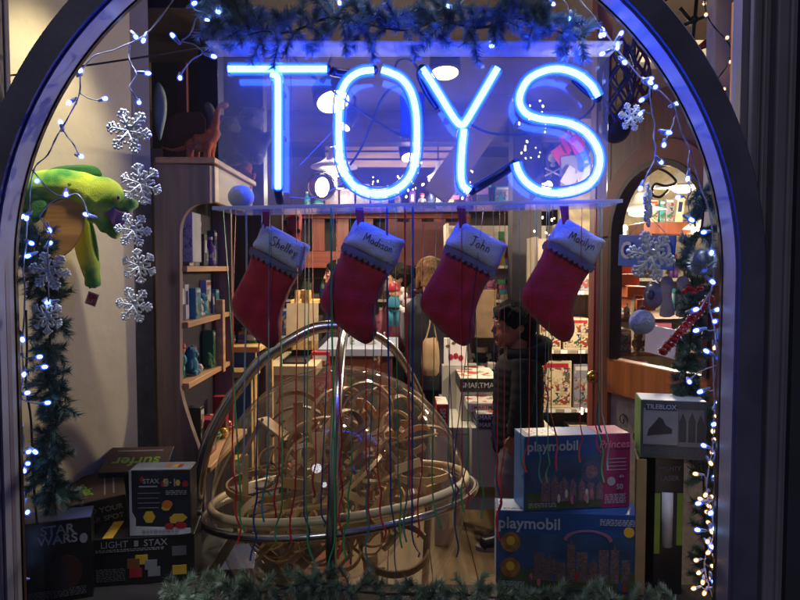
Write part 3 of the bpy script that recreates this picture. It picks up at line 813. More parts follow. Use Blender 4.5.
lightstring('cold white fairy lights dangling from the top edge over the garland', 
  [[(330, -8), (340, 4)], [(440, -8), (447, 5)], [(545, -8), (551, 3)], [(560, -8), (566, 5), (570, 17)], [(487, -8), (493, 20), (493, 45)]],
  [(340, 4), (447, 5), (551, 3), (570, 17), (493, 46)], me_led, YL)
lightstring('cold white fairy lights along the right curve of the window', 
  [[(575, -6), (590, 14), (606, 34), (622, 54), (640, 76), (652, 88), (662, 93), (675, 110), (680, 130), (690, 150), (696, 170), (704, 195), (710, 220), (712, 250), (713, 285), (709, 300), (714, 330), (716, 360), (713, 390), (716, 420), (714, 470), (713, 520), (715, 560), (714, 600)],
   [(650, 86), (651, 100), (655, 120), (654, 140), (656, 155), (648, 172), (641, 187)], [(676, 115), (672, 125), (666, 140)], [(690, 150), (688, 176)], [(688, 178), (690, 190), (688, 200), (691, 218)], [(712, 290), (700, 308), (694, 312)], [(716, 365), (700, 372), (690, 381)]],
  [(601, 34), (620, 35), (604, 53), (643, 99), (641, 113), (667, 132), (664, 144), (660, 161), (641, 187), (688, 177), (679, 197), (690, 219), (705, 232), (712, 251), (694, 310), (716, 310), (720, 336), (689, 381), (702, 391), (715, 424), (714, 478), (700, 503), (712, 512), (716, 528), (706, 268), (698, 330), (708, 352), (717, 404), (705, 446), (717, 455), (710, 545), (717, 562), (699, 530)], me_led, YL, extra=12)
wl = [(715, 347), (716, 416), (713, 430), (714, 440), (712, 452), (710, 462), (697, 474), (706, 494), (711, 497), (715, 500), (708, 505), (701, 499), (709, 523), (711, 530), (708, 541), (700, 572), (711, 578), (695, 588), (705, 592), (715, 588), (703, 581), (712, 566), (697, 560), (709, 552), (715, 545), (707, 512)]
lightstring('warm white fairy lights glowing in the lower right garland', [[(714, 340), (716, 400), (713, 440), (707, 490), (712, 530), (706, 565), (712, 600)]], wl, me_warm, 1.585, .001, .03)
lightstring('warm fairy lights wound round the beige column at upper right', [[(704, -4), (708, 16), (722, 34), (731, 45), (730, 62), (718, 80), (726, 92)]], [(704, 3), (706, 15), (727, 38), (731, 61), (714, 82), (724, 89)], me_warm, 1.82, .0014, .02, cordmat=m_greenwire)
RF = random.Random(8)
def far_string(label, boxes, Y, n, mainpts):
    bs = []
    for i in range(n):
        x0, y0, x1, y1 = boxes[i % len(boxes)]
        bs.append((RF.uniform(x0, x1), RF.uniform(y0, y1)))
    t = lightstring(label, [], bs, me_far, Y, .002, .25, group='far warm fairy lights')
    for b in t.children:
        k = RF.uniform(.35, .95); b.scale = (k, k, k)
    return t
far_string('tiny warm lights scattered at the back under the letters O and Y', [(372, 172, 440, 206), (430, 165, 520, 205)], 6.0, 64, None)
far_string('tiny warm lights wound on the dark post inside the S', [(517, 88, 548, 135), (518, 140, 545, 160)], 4.95, 24, None)
far_string('tiny warm lights hanging between two stockings left of the fourth', [(530, 215, 562, 262), (524, 262, 545, 300)], 4.6, 34, None)
far_string('tiny warm lights clustered by the blue sign in the door', [(611, 220, 628, 246), (613, 224, 632, 240)], 4.2, 20, None)
far_string('tiny warm lights on a branch beside the lower boxes of the door', [(580, 408, 590, 414)], 3.6, 4, None)

# ---------------------------------------------------------------- snowflakes
m_snow = mat('white glitter plastic', '#eceef6', .35, var=.1, scale=150, bump=.3, bscale=300)
def flake_mb(r, kind=0):
    mb = MB(); th = .0032
    def bar(a, b, w): 
        a = V((a[0], 0, a[1])); b = V((b[0], 0, b[1])); mb.beam(a, b, th, w, (0, 0, 1)) if abs((b - a).normalized().z) < .9 else mb.beam(a, b, w, th, (0, 1, 0))
    for k in range(6):
        t = PI / 3 * k; e = (math.cos(t), math.sin(t)); n = (-e[1], e[0])
        q = lambda f, g: (r * (e[0] * f + n[0] * g), r * (e[1] * f + n[1] * g))
        bar2 = lambda a, b, w: mb.tube([V((a[0], 0, a[1])), V(((a[0] + b[0]) / 2, -.0006, (a[1] + b[1]) / 2)), V((b[0], 0, b[1]))], [w * r, w * r * .95, w * r * .8], 5)
        bar2(q(0, 0), q(.97, 0), .075)
        for f, L in (((.32, .26), (.55, .3), (.76, .2)) if kind == 0 else ((.3, .36), (.62, .32), (.82, .16))):
            for s in (-1, 1):
                bar2(q(f, 0), q(f + L * .72, s * L * .72), .062)
                mb.ell((q(f + L * .74, s * L * .74)[0], 0, q(f + L * .74, s * L * .74)[1]), r * .08, 6, 4)
        mb.ell((q(.97, 0)[0], 0, q(.97, 0)[1]), r * .1, 6, 4)
        # hexagon round the hub
        t2 = t + PI / 3
        bar2(q(.26, 0), (r * .26 * math.cos(t2), r * .26 * math.sin(t2)), .065)
    return mb
fl_meshes = {}
def flake(x, y, rpx, Y, rot, label, kind=0, yaw=0):
    c = P(x, y, Y); r = rpx * Y / F
    mb = flake_mb(r, kind); mb.xf(Matrix.Rotation(yaw, 4, 'Z') @ Matrix.Rotation(rot, 4, 'Y')); mb.xf(Matrix.Translation(c))
    o = part('snowflake', mb, m_snow, loc=c, smooth=True)
    tag(o, label, 'snowflake', 'white plastic snowflakes hung in the window')
    return c
fl = [(129, 131, 22, .2, 'topmost snowflake in the left column, above the eel head', 0), (141, 184, 20, .35, 'large snowflake overlapping the top of the eel snout', 1),
      (133, 230, 17, .1, 'snowflake in front of the open mouth of the eel', 0), (139, 266, 17, .4, 'snowflake fourth down in the left column', 1), (134, 305, 18, .15, 'lowest snowflake of the left hanging column', 0)]
for x, y, r, ro, lb, k in fl: flake(x, y, r, 1.6, ro, lb, k, R.uniform(-.25, .25))
flake(50, 271, 19, 1.575, .2, 'snowflake on the left garland below the wooden bracket', 0, .2)
flake(47, 316, 18, 1.575, .5, 'lower snowflake resting on the left garland', 1, -.2)
flake(631, 117, 14, 1.58, .1, 'small snowflake beside the hanging net at upper right', 0, .3)
flake(648, 205, 21, 1.58, .3, 'snowflake turned nearly edge on before the arched door', 1, 1.05)
flake(651, 256, 25, 1.58, .2, 'large snowflake hanging in front of the blue sign', 0, .1)
tag(part('hanging_thread', MB().tube([P(134, 100, 1.6), P(136, 330, 1.6)], .0004, 4), m_wire), 'thin thread carrying the left column of snowflakes', 'thread')
tag(part('hanging_thread', MB().tube([P(651, 170, 1.58), P(650, 230, 1.58)], .0005, 4), m_wire), 'thin thread carrying the snowflakes before the arched door', 'thread')

# ---------------------------------------------------------------- pine garlands
m_needle_neon = mat('pine needles', '#5f86a0', .6, var=.4, scale=30, col2='#b4cbe2')  # blue of the neon light put into the needle colour
m_needle2 = mat('dark pine needles', '#34504a', .6, var=.4, scale=30, col2='#6a8a82')
m_needle3 = mat('frosted pine needles', '#5a7a62', .6, var=.4, scale=30, col2='#b0c4ac')
m_stem = mat('pine stem', '#2a2018', .8)
RG = random.Random(21)
def garland(label, path, Y, ntw, tl, spread, mtl, nl=.028, dens=210, updown=None):
    pth = smoothpath([P(x, y, Y) for x, y in path], 8)
    t = thing('pine_garland', label, 'garland', pth[0])
    nd = MB(); st = MB(); st.tube(pth, .003, 6)
    for i in range(ntw):
        f = RG.random() * (len(pth) - 2); j = int(f); base = pth[j].lerp(pth[j + 1], f - j); ax = (pth[j + 1] - pth[j]).normalized()
        d = V((RG.uniform(-1, 1), RG.uniform(-.7, .5), RG.uniform(-1, 1)))
        d = d - ax * d.dot(ax); d.normalize(); d = (d * spread + ax * RG.choice((-1, 1)) * RG.uniform(.3, 1)).normalized()
        L = tl * RG.uniform(.6, 1.2); tip = base + d * L + V((0, 0, -.012 * RG.random()))
        mid = (base + tip) / 2 + V((0, 0, .006)); tw = smoothpath([base, mid, tip], 5); st.tube(tw, .0012, 4)
        for k in range(dens):
            g = RG.random() ** .8 * (len(tw) - 1.001); a = int(g); q = tw[a].lerp(tw[a + 1], g - a); tx = (tw[a + 1] - tw[a]).normalized()
            s = V((RG.gauss(0, 1), RG.gauss(0, 1), RG.gauss(0, 1))); s = s - tx * s.dot(tx); s.normalize()
            nd_ = (s * .75 + tx * .65).normalized(); l = nl * RG.uniform(.6, 1.15)
            wv = nd_.cross(V((RG.random(), RG.random(), RG.random()))).normalized() * .0011
            nd.add([q - wv, q + wv, q + nd_ * l], [(0, 1, 2)])
    part('needles', nd, mtl, t); part('stem', st, m_stem, t)
    return t
garland('pine garland lying along the top of the neon panel', [(210, 20), (240, 22), (255, 30), (290, 32), (330, 18), (370, 25), (405, 30), (440, 22), (480, 28), (515, 18), (550, 30), (585, 38)], 1.565, 150, .068, 1.0, m_needle_neon, .024, 260)
garland('pine sprig reaching up at the left end of the top garland', [(242, 24), (228, 8), (212, -6)], 1.6, 20, .06, .7, m_needle_neon)
garland('pine garland hanging down the left side of the window', [(40, 235), (36, 262), (50, 300), (50, 340), (46, 375), (56, 410), (52, 445), (46, 480), (60, 500)], 1.63, 165, .052, .9, m_needle2, .024, 200)
garland('pine garland hanging down the right side of the window', [(703, 190), (702, 225), (690, 258), (694, 300), (690, 345), (685, 385), (700, 410), (703, 460), (704, 510), (706, 560), (704, 605)], 1.80, 190, .046, .9, m_needle2, .023, 200)
garland('pine garland lying along the bottom of the window display', [(178, 598), (215, 590), (260, 592), (300, 586), (340, 590), (390, 594), (440, 593), (500, 598), (560, 601), (640, 604), (690, 607)], 1.62, 170, .058, 1.0, m_needle3, .024, 220)
# ---------------------------------------------------------------- green eel plush
def eelmat():
    m, nt, out = newmat('green plush'); N = nt.nodes; L = nt.links
    b = N.new('ShaderNodeBsdfPrincipled'); b.inputs['Roughness'].default_value = .9; b.inputs['Sheen Weight'].default_value = .4
    L.new(b.outputs[0], out.inputs[0])
    tc = N.new('ShaderNodeTexCoord'); nz = N.new('ShaderNodeTexNoise'); nz.inputs['Scale'].default_value = 13; nz.inputs['Detail'].default_value = 2
    L.new(tc.outputs['Object'], nz.inputs[0])
    rp = N.new('ShaderNodeValToRGB'); L.new(nz.outputs[0], rp.inputs[0]); e = rp.color_ramp.elements
    e[0].position = .38; e[0].color = (*hexc('#3f9c33'), 1); e[1].position = .58; e[1].color = (*hexc('#cfe63a'), 1)
    x = e.new(.47); x.color = (*hexc('#8cc83a'), 1)
    L.new(rp.outputs[0], b.inputs['Base Color'])
    n2 = N.new('ShaderNodeTexNoise'); n2.inputs['Scale'].default_value = 300; bp = N.new('ShaderNodeBump'); bp.inputs['Strength'].default_value = .4; bp.inputs['Distance'].default_value = .004
    L.new(tc.outputs['Object'], n2.inputs[0]); L.new(n2.outputs[0], bp.inputs['Height']); L.new(bp.outputs[0], b.inputs['Normal'])
    return m
m_eel = eelmat(); m_fin = mat('dark green plush', '#2f7d34', .9, sheen=.3, bump=.3, bscale=250); m_mouth = mat('mauve felt', '#8d5a86', .9)
YE = 1.86
q = lambda x, y, d=0: P(x, y, YE + d)
pxm = YE / F
eel = thing('eel_plush', 'bright green eel plush with open mauve mouth on a wooden bracket', 'plush toy', q(70, 200))
mb = MB()
mb.tube(smoothpath([q(14, 215), q(24, 200), q(40, 190), q(60, 187), q(80, 190), q(96, 197), q(106, 205)], 6), [v * pxm for v in [18] * 6 + [18] * 6 + [18] * 6 + [18] * 6 + [19] * 6 + [20] * 7], 16)
mb.ell(q(103, 197), (21 * pxm, 20 * pxm, 20 * pxm), 18, 12, Matrix.Rotation(.5, 3, 'Y'))
mb.ell(q(101, 188), (16 * pxm, 14 * pxm, 11 * pxm), 16, 10, Matrix.Rotation(.35, 3, 'Y'))
mb.tube(smoothpath([q(104, 193), q(115, 198), q(127, 204), q(133, 206)], 5), [15 * pxm] * 5 + [11 * pxm] * 5 + [8 * pxm] * 4 + [7 * pxm, 6 * pxm], 12)
mb.ell(q(131, 204), (7.5 * pxm, 8 * pxm, 6 * pxm), 12, 8)
mb.ell(q(130, 200, -.02), (4 * pxm, 4 * pxm, 3 * pxm), 8, 6)
mb.tube(smoothpath([q(97, 208), q(103, 219), q(110, 229), q(119, 236)], 5), [13 * pxm] * 5 + [9 * pxm] * 5 + [6 * pxm] * 4 + [5 * pxm, 4 * pxm], 12)
part('body', mb, m_eel, eel, remesh=.004, sm=4)
mb = MB(); mb.prism(sp2([(105, 203), (114, 208), (122, 212), (130, 213), (126, 219), (122, 230), (115, 228), (107, 216)], 3), lambda u, v, w: q(u, v, w), -.028, .028); part('mouth_lining', mb, m_mouth, eel, bevel=.004)
mb = MB(); mb.puff(sp2([(44, 172), (56, 167), (72, 165), (88, 165), (98, 168), (102, 176), (92, 176), (76, 172), (58, 173)], 3), lambda u, v, w: q(u, v, w), .02, 4); part('top_fin', mb, m_fin, eel, smooth=True)
mb = MB(); mb.puff(sp2([(30, 200), (42, 196), (50, 204), (46, 214), (34, 224), (29, 218)], 3), lambda u, v, w: q(u, v, w - .035), .02, 4); part('side_fin', mb, m_fin, eel, smooth=True)
mb = MB(); mb.puff(sp2([(66, 182), (76, 184), (82, 193), (78, 196), (70, 190)], 3), lambda u, v, w: q(u, v, w - .045), .014, 4); part('side_fin', mb, m_fin, eel, smooth=True)
for dx, dd in ((0, -.043),):
    e_ = part('eye', MB().ell(q(117, 198, dd - .008), 3.4 * pxm, 12, 8), m_black, eel, smooth=True)
    part('iris', MB().ell(q(116.4, 198, dd - .005), 4.8 * pxm, 12, 8), mat('pale eye ring', '#a9c24a', .6), e_, smooth=True)
mb = MB(); mb.tube(smoothpath([q(78, 205, .06), q(82, 225, .06), q(86, 250, .06), q(92, 272, .06), (q(93, 288, .06))], 5), [8 * pxm] * 5 + [10 * pxm] * 5 + [10 * pxm] * 5 + [8 * pxm] * 5 + [2 * pxm], 12)
part('tail', mb, m_eel, eel, remesh=.004, sm=3)
mb = MB(); mb.tube(smoothpath([q(86, 212, .06), q(92, 228, .06), q(96, 248, .06), q(97, 268, .06), q(94, 288, .06)], 5), [2.2 * pxm] * 21, 8); mb.tube(smoothpath([q(74, 228, .06), q(77, 250, .06), q(84, 272, .06), q(91, 288, .06)], 5), [2 * pxm] * 16, 8)
part('tail_fin', mb, m_fin, eel, smooth=True)
tg = MB(); tg.box(q(92, 299, -.01), (.031, .0012, .036), Matrix.Rotation(.35, 3, 'Y')); tgo = part('swing_tag', tg, mat('pale tag', '#b9adb5', .5), eel)
mb = MB(); mb.box(q(92, 299, -.0112), (.024, .001, .028), Matrix.Rotation(.35, 3, 'Y')); part('tag_print', mb, printed('tag ink', ['#a3182a', '#b02030', '#8a1424', '#c9a0a0'], 60), tgo)
tag(part('wall_bracket', MB().prism(sp2([(44, 208), (52, 203), (62, 200), (74, 199), (82, 204), (85, 214), (84, 226), (80, 238), (72, 250), (62, 257), (50, 262), (44, 240)], 3), lambda u, v, w: P(u, v, 1.835 + w), -.016, .016), wood('bracket wood', '#d39c58', 'X', .4), bevel=.003, loc=P(65, 230, 1.835)), 'rounded orange wood bracket under the green eel plush', 'bracket')
tag(part('power_cable', MB().tube(smoothpath([P(26, 310, 1.66), P(27, 350, 1.66), P(26, 385, 1.66), P(31, 420, 1.66), P(33, 470, 1.66), P(37, 525, 1.67)], 5), .0028, 6), m_greenwire, smooth=True), 'black cord hanging down beside the left garland', 'cord')

# ---------------------------------------------------------------- dinosaur and things on the cabinet
YD = 2.5; q2 = lambda x, y, d=0: P(x, y, YD + d); pd = YD / F
mb = MB()
mb.tube(smoothpath([q2(161, 147), q2(172, 150), q2(184, 148), q2(194, 142), q2(203, 142), q2(211, 138), q2(215, 126), q2(217, 115), q2(220, 107), q2(226, 105)], 5),
        [v * pd for v in [1] * 3 + [1.4] * 4 + [2.2] * 5 + [4.5] * 4 + [7.5] * 4 + [8] * 5 + [7] * 4 + [4.2] * 4 + [3.2] * 4 + [2.8] * 4 + [2.8] * 5], 12)
for x, d in ((190, -.02), (196, .02), (207, -.02), (211, .02)):
    mb.tube([q2(x + 1, 143, d), q2(x, 152, d), q2(x, 160, d), q2(x - .5, 163, d)], [5 * pd, 4 * pd, 3.6 * pd, 3.8 * pd], 10)
mb.ell(q2(224, 105), (5 * pd, 3.4 * pd, 3.2 * pd), 12, 8)
dn = thing('toy_dinosaur', 'orange long necked toy dinosaur standing on the pine cabinet', 'toy dinosaur', q2(200, 163))
part('body', mb, mat('orange felt', '#c9683a', .8, var=.25, scale=20, bump=.3, bscale=150), dn, remesh=.004, sm=3)
part('belly', MB().ell(q2(199, 147, -.005), (9 * pd, 5.5 * pd, 5 * pd), 14, 8), mat('tan felt', '#b8814e', .85), dn, smooth=True)
mb = MB(); mb.prism([(163, 122), (176, 113), (200, 111), (206, 120), (205, 163), (163, 163)], lambda u, v, w: P(u, v, 2.68 + w), 0, .12)
tag(part('maroon_box', mb, mat('maroon box', '#4a0f22', .6), bevel=.004, loc=P(185, 163, 2.68)), 'maroon peaked box standing behind the orange dinosaur', 'box')
mb = MB(); mb.puff(sp2([(158, 82), (165, 92), (167, 110), (164, 128), (160, 141), (156, 132), (153, 112), (154, 92)], 3), lambda u, v, w: P(u, v, 2.6 + w), .05, 5)
tag(part('paper_petal', mb, mat('pale mint paper', '#9fb3a2', .7), loc=P(160, 112, 2.6), smooth=True), 'pale mint leaf shaped ornament at the left end of the cabinet top', 'ornament')
mb = MB(); mb.tube(smoothpath([P(206, 103, 2.75), P(210, 110, 2.75), P(213, 122, 2.75), P(211, 132, 2.75), P(207, 140, 2.75)], 4), [.008, .012, .017, .018, .019, .02, .022, .024, .024, .024, .024, .024, .025, .026, .026, .026, .022], 10)
tag(part('grey_figure', mb, mat('grey felt', '#6c6a70', .8), loc=P(208, 140, 2.75), smooth=True), 'slim grey toy standing behind the neck of the dinosaur', 'toy figure')
# soft toys faint behind the T
def plush(name, label, x, y, Y, s, col, group=None, ears=True, hat=None):
    c = P(x, y, Y); t = thing(name, label, 'soft toy', c, group=group)
    u = s * Y / F; m_ = mat('plush %s' % col, col, .9, sheen=.3, bump=.3, bscale=200)
    mb = MB(); z = lambda a, b, d=0: c + V((a * u, d * u, b * u))
    mb.ell(z(0, .45), (.36 * u, .32 * u, .45 * u)); mb.ell(z(0, 1.0), (.3 * u, .28 * u, .28 * u)); mb.ell(z(0, .94, -.24), (.14 * u, .12 * u, .11 * u))
    for s_ in (-1, 1):
        mb.ell(z(s_ * .2, .08, -.28), (.13 * u, .22 * u, .12 * u)); mb.ell(z(s_ * .36, .55, -.1), (.1 * u, .12 * u, .24 * u), rot=Matrix.Rotation(s_ * .4, 3, 'Y'))
        if ears: mb.ell(z(s_ * .22, 1.24), (.1 * u, .06 * u, .1 * u))
    part('body', mb, m_, t, remesh=max(.005, .05 * u), sm=2)
    for s_ in (-1, 1): part('eye', MB().ell(z(s_ * .1, 1.03, -.27), .035 * u, 8, 6), m_black, t)
    if hat: part('hat', MB().lathe([(.3 * u, 0), (.28 * u, .08 * u), (.16 * u, .3 * u), (.03 * u, .5 * u)], z(0, 1.15), 14), mat('hat %s' % hat, hat, .8), t, smooth=True)
    return t
plush('plush_bear', 'grey shadowy plush animal behind the stem of the T', 252, 165, 3.0, 44, '#4c4a58')
plush('plush_bear', 'dark green plush animal at the back end of the cabinet top', 231, 166, 3.1, 38, '#2c4438')
plush('plush_bird', 'orange and grey plush bird perched beside the snowball', 246, 190, 2.85, 22, '#b5533a', ears=False)

# ---------------------------------------------------------------- pine cabinet
CY0 = 2.25
cab = thing('pine_cabinet', 'knotty pine display cabinet with arched cutout beside the cream wall', 'cabinet', (P(180, 0, CY0).x, CY0, 0))
poly = [(153, 163), (210, 165), (210, 203), (205, 203)] + [(203 - 23 * math.sin(a * PI / 16), 232 - 29 * math.cos(a * PI / 16)) for a in range(0, 9)] + [(180, 388), (183, 402), (190, 424), (198, 447), (203, 470), (204, 500)]
zb = 0
mb = MB(); pl = [(P(x, y, CY0).x, P(x, y, CY0).z) for x, y in poly]; pl += [(pl[-1][0], 0), (pl[0][0], 0)]
mb.prism(pl, lambda u, v, w: V((u, CY0 + w, v)), 0, .03)
part('front_panel', mb, m_pine, cab, bevel=.002)
x0, x1 = P(153, 0, CY0).x, P(180, 0, CY0).x; xr = P(210, 0, CY0).x
zt = P(180, 164, CY0).z; zc = P(210, 203, CY0).z
yb = 2.86
part('top_board', MB().span((x0, CY0 - .012, zt + .001), (xr + .012, yb + .02, zt + .022)), m_pinex, cab, bevel=.004)
part('cornice', MB().span((xr - .02, CY0 + .031, zc + .006), (xr, yb, zt)), m_lightwood if 0 else wood('pale cornice wood', '#bda678', 'Y'), cab, bevel=.003)
part('back_panel', MB().span((x0, CY0 + .031, 0), (x0 + .02, yb, zt)), mat('cabinet back', '#2c2430', .7), cab)
part('end_panel', MB().span((x0 + .021, yb - .02, 0), (x1 + .01, yb, zt)), m_pine, cab)
part('corner_post', MB().span((x1 - .02, 2.70, P(0, 372, 2.7).z), (x1 + .008, 2.735, P(0, 300, 2.7).z)), m_pinex, cab)
shz = [P(180, 266, CY0).z, P(180, 323, CY0).z, P(180, 385, CY0).z, P(180, 470, CY0).z]
for i, z in enumerate(shz):
    part('shelf', MB().span((x0 + .021, CY0 + .031, z - .02), (x1 + (.0 if i < 3 else .07), yb - .021, z)), m_pinex, cab, bevel=.002)

# ---------------------------------------------------------------- goods
RGd = random.Random(77)
COLS = {'red': '#96202a', 'blue': '#23488f', 'green': '#2f6f3e', 'yellow': '#c09a30', 'white': '#b9b5ac', 'teal': '#2f8088', 'orange': '#b8602a', 'purple': '#553070',
        'pink': '#b0607c', 'black': '#1b1a20', 'cream': '#bda988', 'brown': '#6c4628', 'grey': '#77767e', 'navy': '#1c2650'}
GM = {k: mat('toy ' + k, v, .42, var=.12) for k, v in COLS.items()}
PR = {k: printed('print ' + k, [v, v, '#9a8a68', '#20304f', v, '#7d3028', '#a39c8c', '#2f5034', '#5a4a3a'], 22) for k, v in COLS.items()}
def ordinal(i): return ordn[i] if i < 20 else 'number %d' % (i + 1)
def item(kind, col, p, right, fwd, w, h, d, label):
    """one toy standing at p (base, front centre); right and fwd are unit vectors, fwd points to the viewer side"""
    r = V(right); f = V(fwd); up = V((0, 0, 1)); g = GM[col]
    at_ = lambda a, b, c: V(p) + r * a - f * b + up * c       # a along the shelf, b into it, c up
    Mx = Matrix((r, -f, up)).transposed()
    if kind == 'game box':
        t = thing('game_box', label, 'game box', p)
        part('carton', MB().box(at_(0, d / 2, h / 2), (w, d, h), Mx), g, t, bevel=.002)
        part('cover_print', MB().box(at_(0, -.0008, h * .46), (w * .9, .0012, h * .78), Mx), PR[col], t)
        part('title_band', MB().box(at_(0, -.0010, h * .9), (w * .8, .0012, h * .09), Mx), GM['white' if col not in ('white', 'cream') else 'red'], t)
    elif kind == 'picture book':
        a = RGd.uniform(-.12, .12); R3 = Mx @ Matrix.Rotation(a, 3, 'Y')
        t = thing('picture_book', label, 'book', p)
        part('cover', MB().box(at_(0, d / 2, h / 2), (w, d, h), R3), g, t, bevel=.001)
        part('pages', MB().box(at_(.001, d / 2 + .002, h / 2), (w * .8, d * .98, h * .985), R3), m_cardwhite, t)
        part('title_band', MB().box(at_(0, -.0008, h * .62), (w * .5, .001, h * .4), R3), GM['white' if col not in ('white', 'cream') else 'navy'], t)
    elif kind == 'ball':
        t = thing('toy_ball', label, 'ball', p); s = min(w, h) / 2
        part('ball', MB().ell(at_(0, s, s), s, 16, 12), mat('glossy ' + col, COLS[col], .15, metal=.4 if col == 'yellow' else 0), t, smooth=True)
        part('stripe', MB().tube([at_(s * 1.0 * math.cos(k * PI / 10), s + s * 1.0 * math.sin(k * PI / 10), s) for k in range(20)], s * .06, 6, closed=True), GM['white'], t, smooth=True)
    elif kind == 'bottle':
        t = thing('bottle', label, 'bottle', p); s = w / 2
        part('body', MB().lathe([(s * .9, 0), (s, .01), (s, h * .6), (s * .4, h * .78), (s * .35, h * .9)], at_(0, s, 0), 14), g, t, smooth=True)
        part('cap', MB().lathe([(s * .42, h * .9), (s * .42, h)], at_(0, s, 0), 12), GM['white'], t)
        part('label_band', MB().lathe([(s * 1.01, h * .2), (s * 1.01, h * .5)], at_(0, s, 0), 14), PR[col], t)
    elif kind == 'toy figure':
        t = thing('toy_figure', label, 'toy figure', p); s = h
        mb = MB()
        for k in (-1, 1): mb.tube([at_(k * .1 * s, d / 2, 0), at_(k * .09 * s, d / 2, .4 * s)], [.09 * s, .08 * s], 10)
        mb.ell(at_(0, d / 2, .52 * s), (.17 * s, .13 * s, .2 * s), 12, 8)
        for k in (-1, 1): mb.tube([at_(k * .15 * s, d / 2, .64 * s), at_(k * .26 * s, d / 2 - .05 * s, .42 * s)], [.06 * s, .05 * s], 8)
        part('body', mb, g, t, smooth=True)
        part('head', MB().ell(at_(0, d / 2, .82 * s), (.14 * s, .14 * s, .16 * s), 12, 8), mat('toy skin', '#b98a66', .5), t, smooth=True)
        part('hat', MB().lathe([(.17 * s, .86 * s), (.15 * s, .9 * s), (.13 * s, .98 * s), (.04 * s, 1.0 * s)], at_(0, d / 2, 0), 12), GM['red' if col != 'red' else 'navy'], t, smooth=True)
    elif kind == 'soft toy':
        u = h / 1.3; m_ = mat('fur ' + col, COLS[col], .95, sheen=.3, bump=.3, bscale=160); t = thing('soft_toy', label, 'soft toy', p); mb = MB()
        mb.ell(at_(0, .3 * u, .42 * u), (.34 * u, .3 * u, .42 * u), 12, 8); mb.ell(at_(0, .28 * u, .95 * u), .28 * u, 12, 8); mb.ell(at_(0, .05 * u, .9 * u), .11 * u, 8, 6)
        for k in (-1, 1):
            mb.ell(at_(k * .2 * u, .05 * u, .12 * u), (.13 * u, .2 * u, .12 * u), 8, 6); mb.ell(at_(k * .2 * u, .28 * u, 1.2 * u), .09 * u, 8, 6); mb.ell(at_(k * .34 * u, .2 * u, .5 * u), (.1 * u, .1 * u, .22 * u), 8, 6)
        part('body', mb, m_, t, smooth=True)
        for k in (-1, 1): part('eye', MB().ell(at_(k * .1 * u, .02 * u, 1.0 * u), .03 * u, 6, 4), m_black, t)
    elif kind == 'block tower':
        t = thing('block_tower', label, 'toy blocks', p); n = 4
        for k in range(n):
            part('block', MB().box(at_(RGd.uniform(-.1, .1) * w, d / 2, h * (k + .5) / n), (w * .8, d * .8, h / n * .97), Mx @ Matrix.Rotation(RGd.uniform(-.4, .4), 3, 'Z')), GM[RGd.choice(list(COLS))], t, bevel=.002)
    return t
KIN = ['game box', 'game box', 'picture book', 'ball', 'toy figure', 'soft toy', 'block tower', 'bottle']
def fill(desc, a, b, n, h, depth, inward, kinds=KIN, cols=None, frm='left', fillw=.9):
    """toys along a shelf edge from a to b; inward = unit vector into the shelf"""
    a = V(a); b = V(b); L = (b - a).length; r = (b - a).normalized(); f = -V(inward)
    if abs(f.dot(r)) > .01: pass
    cols = cols or list(COLS)
    ws = [RGd.uniform(.6, 1.4) for _ in range(n)]; tot = sum(ws); x = 0; last = None
    for i in range(n):
        w_ = ws[i] / tot * L; kind = RGd.choice(kinds); col = RGd.choice(cols)
        hh = h * RGd.uniform(.55, .95); ww = w_ * fillw; dd = min(depth, ww * 1.2)
        if kind == 'picture book': ww = min(ww, .05); dd = depth * .7
        if kind in ('ball',): hh = min(hh, ww); ww = hh
        if kind == 'bottle': ww = min(ww, hh * .4)
        if kind == 'soft toy': hh = min(hh, ww * 1.6)
        if kind == 'toy figure': hh = min(hh, ww * 2.2)
        p = a + r * (x + w_ / 2) + V(inward) * RGd.uniform(.0, .03); x += w_
        item(kind, col, p, r, f, ww, hh, dd, '%s %s, %s from the %s on %s' % (col, kind, ordinal(i), frm, desc))
# in the pine cabinet (shelves face right, seen obliquely)
xs = x1 - .006
names = ['the top shelf of the pine cabinet', 'the second shelf of the pine cabinet', 'the third shelf of the pine cabinet', 'the lowest shelf of the pine cabinet']
hs = [.19, .15, .17, .2]
dk_cols = ['navy', 'black', 'grey', 'teal', 'brown', 'purple', 'white']
for i in range(4):
    c_ = [dk_cols, ['teal', 'grey', 'brown', 'white', 'navy'], ['green', 'red', 'cream', 'teal'], ['red', 'yellow', 'brown', 'black', 'green']][i]
    fill(names[i], (xs - .01 + (.05 if i == 3 else 0), CY0 + .05, shz[i] + .001), (xs - .01 + (.05 if i == 3 else 0), yb - .05, shz[i] + .001), 9, hs[i], .12, (-1, 0, 0), cols=c_, frm='front',
         kinds=[['game box', 'picture book', 'bottle'], ['game box', 'picture book', 'soft toy'], ['soft toy', 'game box', 'ball', 'toy figure'], ['ball', 'toy figure', 'game box', 'ball']][i])
# white panel toy at the front of the top shelf
o = P(191, 262, CY0 + .06)
tt = thing('game_box', 'pale patterned game box standing at the front of the top cabinet shelf', 'game box', o)
part('carton', MB().span(P(182, 212, 2.31), P(193, 262, 2.31) + V((0, .10, 0))), mat('pale carton', '#a8a49a', .6), tt, bevel=.002)
part('cover_print', MB().span(P(183, 222, 2.308), P(192, 258, 2.308) + V((0, .001, 0))), printed('birch print', ['#a8a49a', '#9b978e', '#a8a49a', '#5a565a', '#8f8b84'], 30), tt)

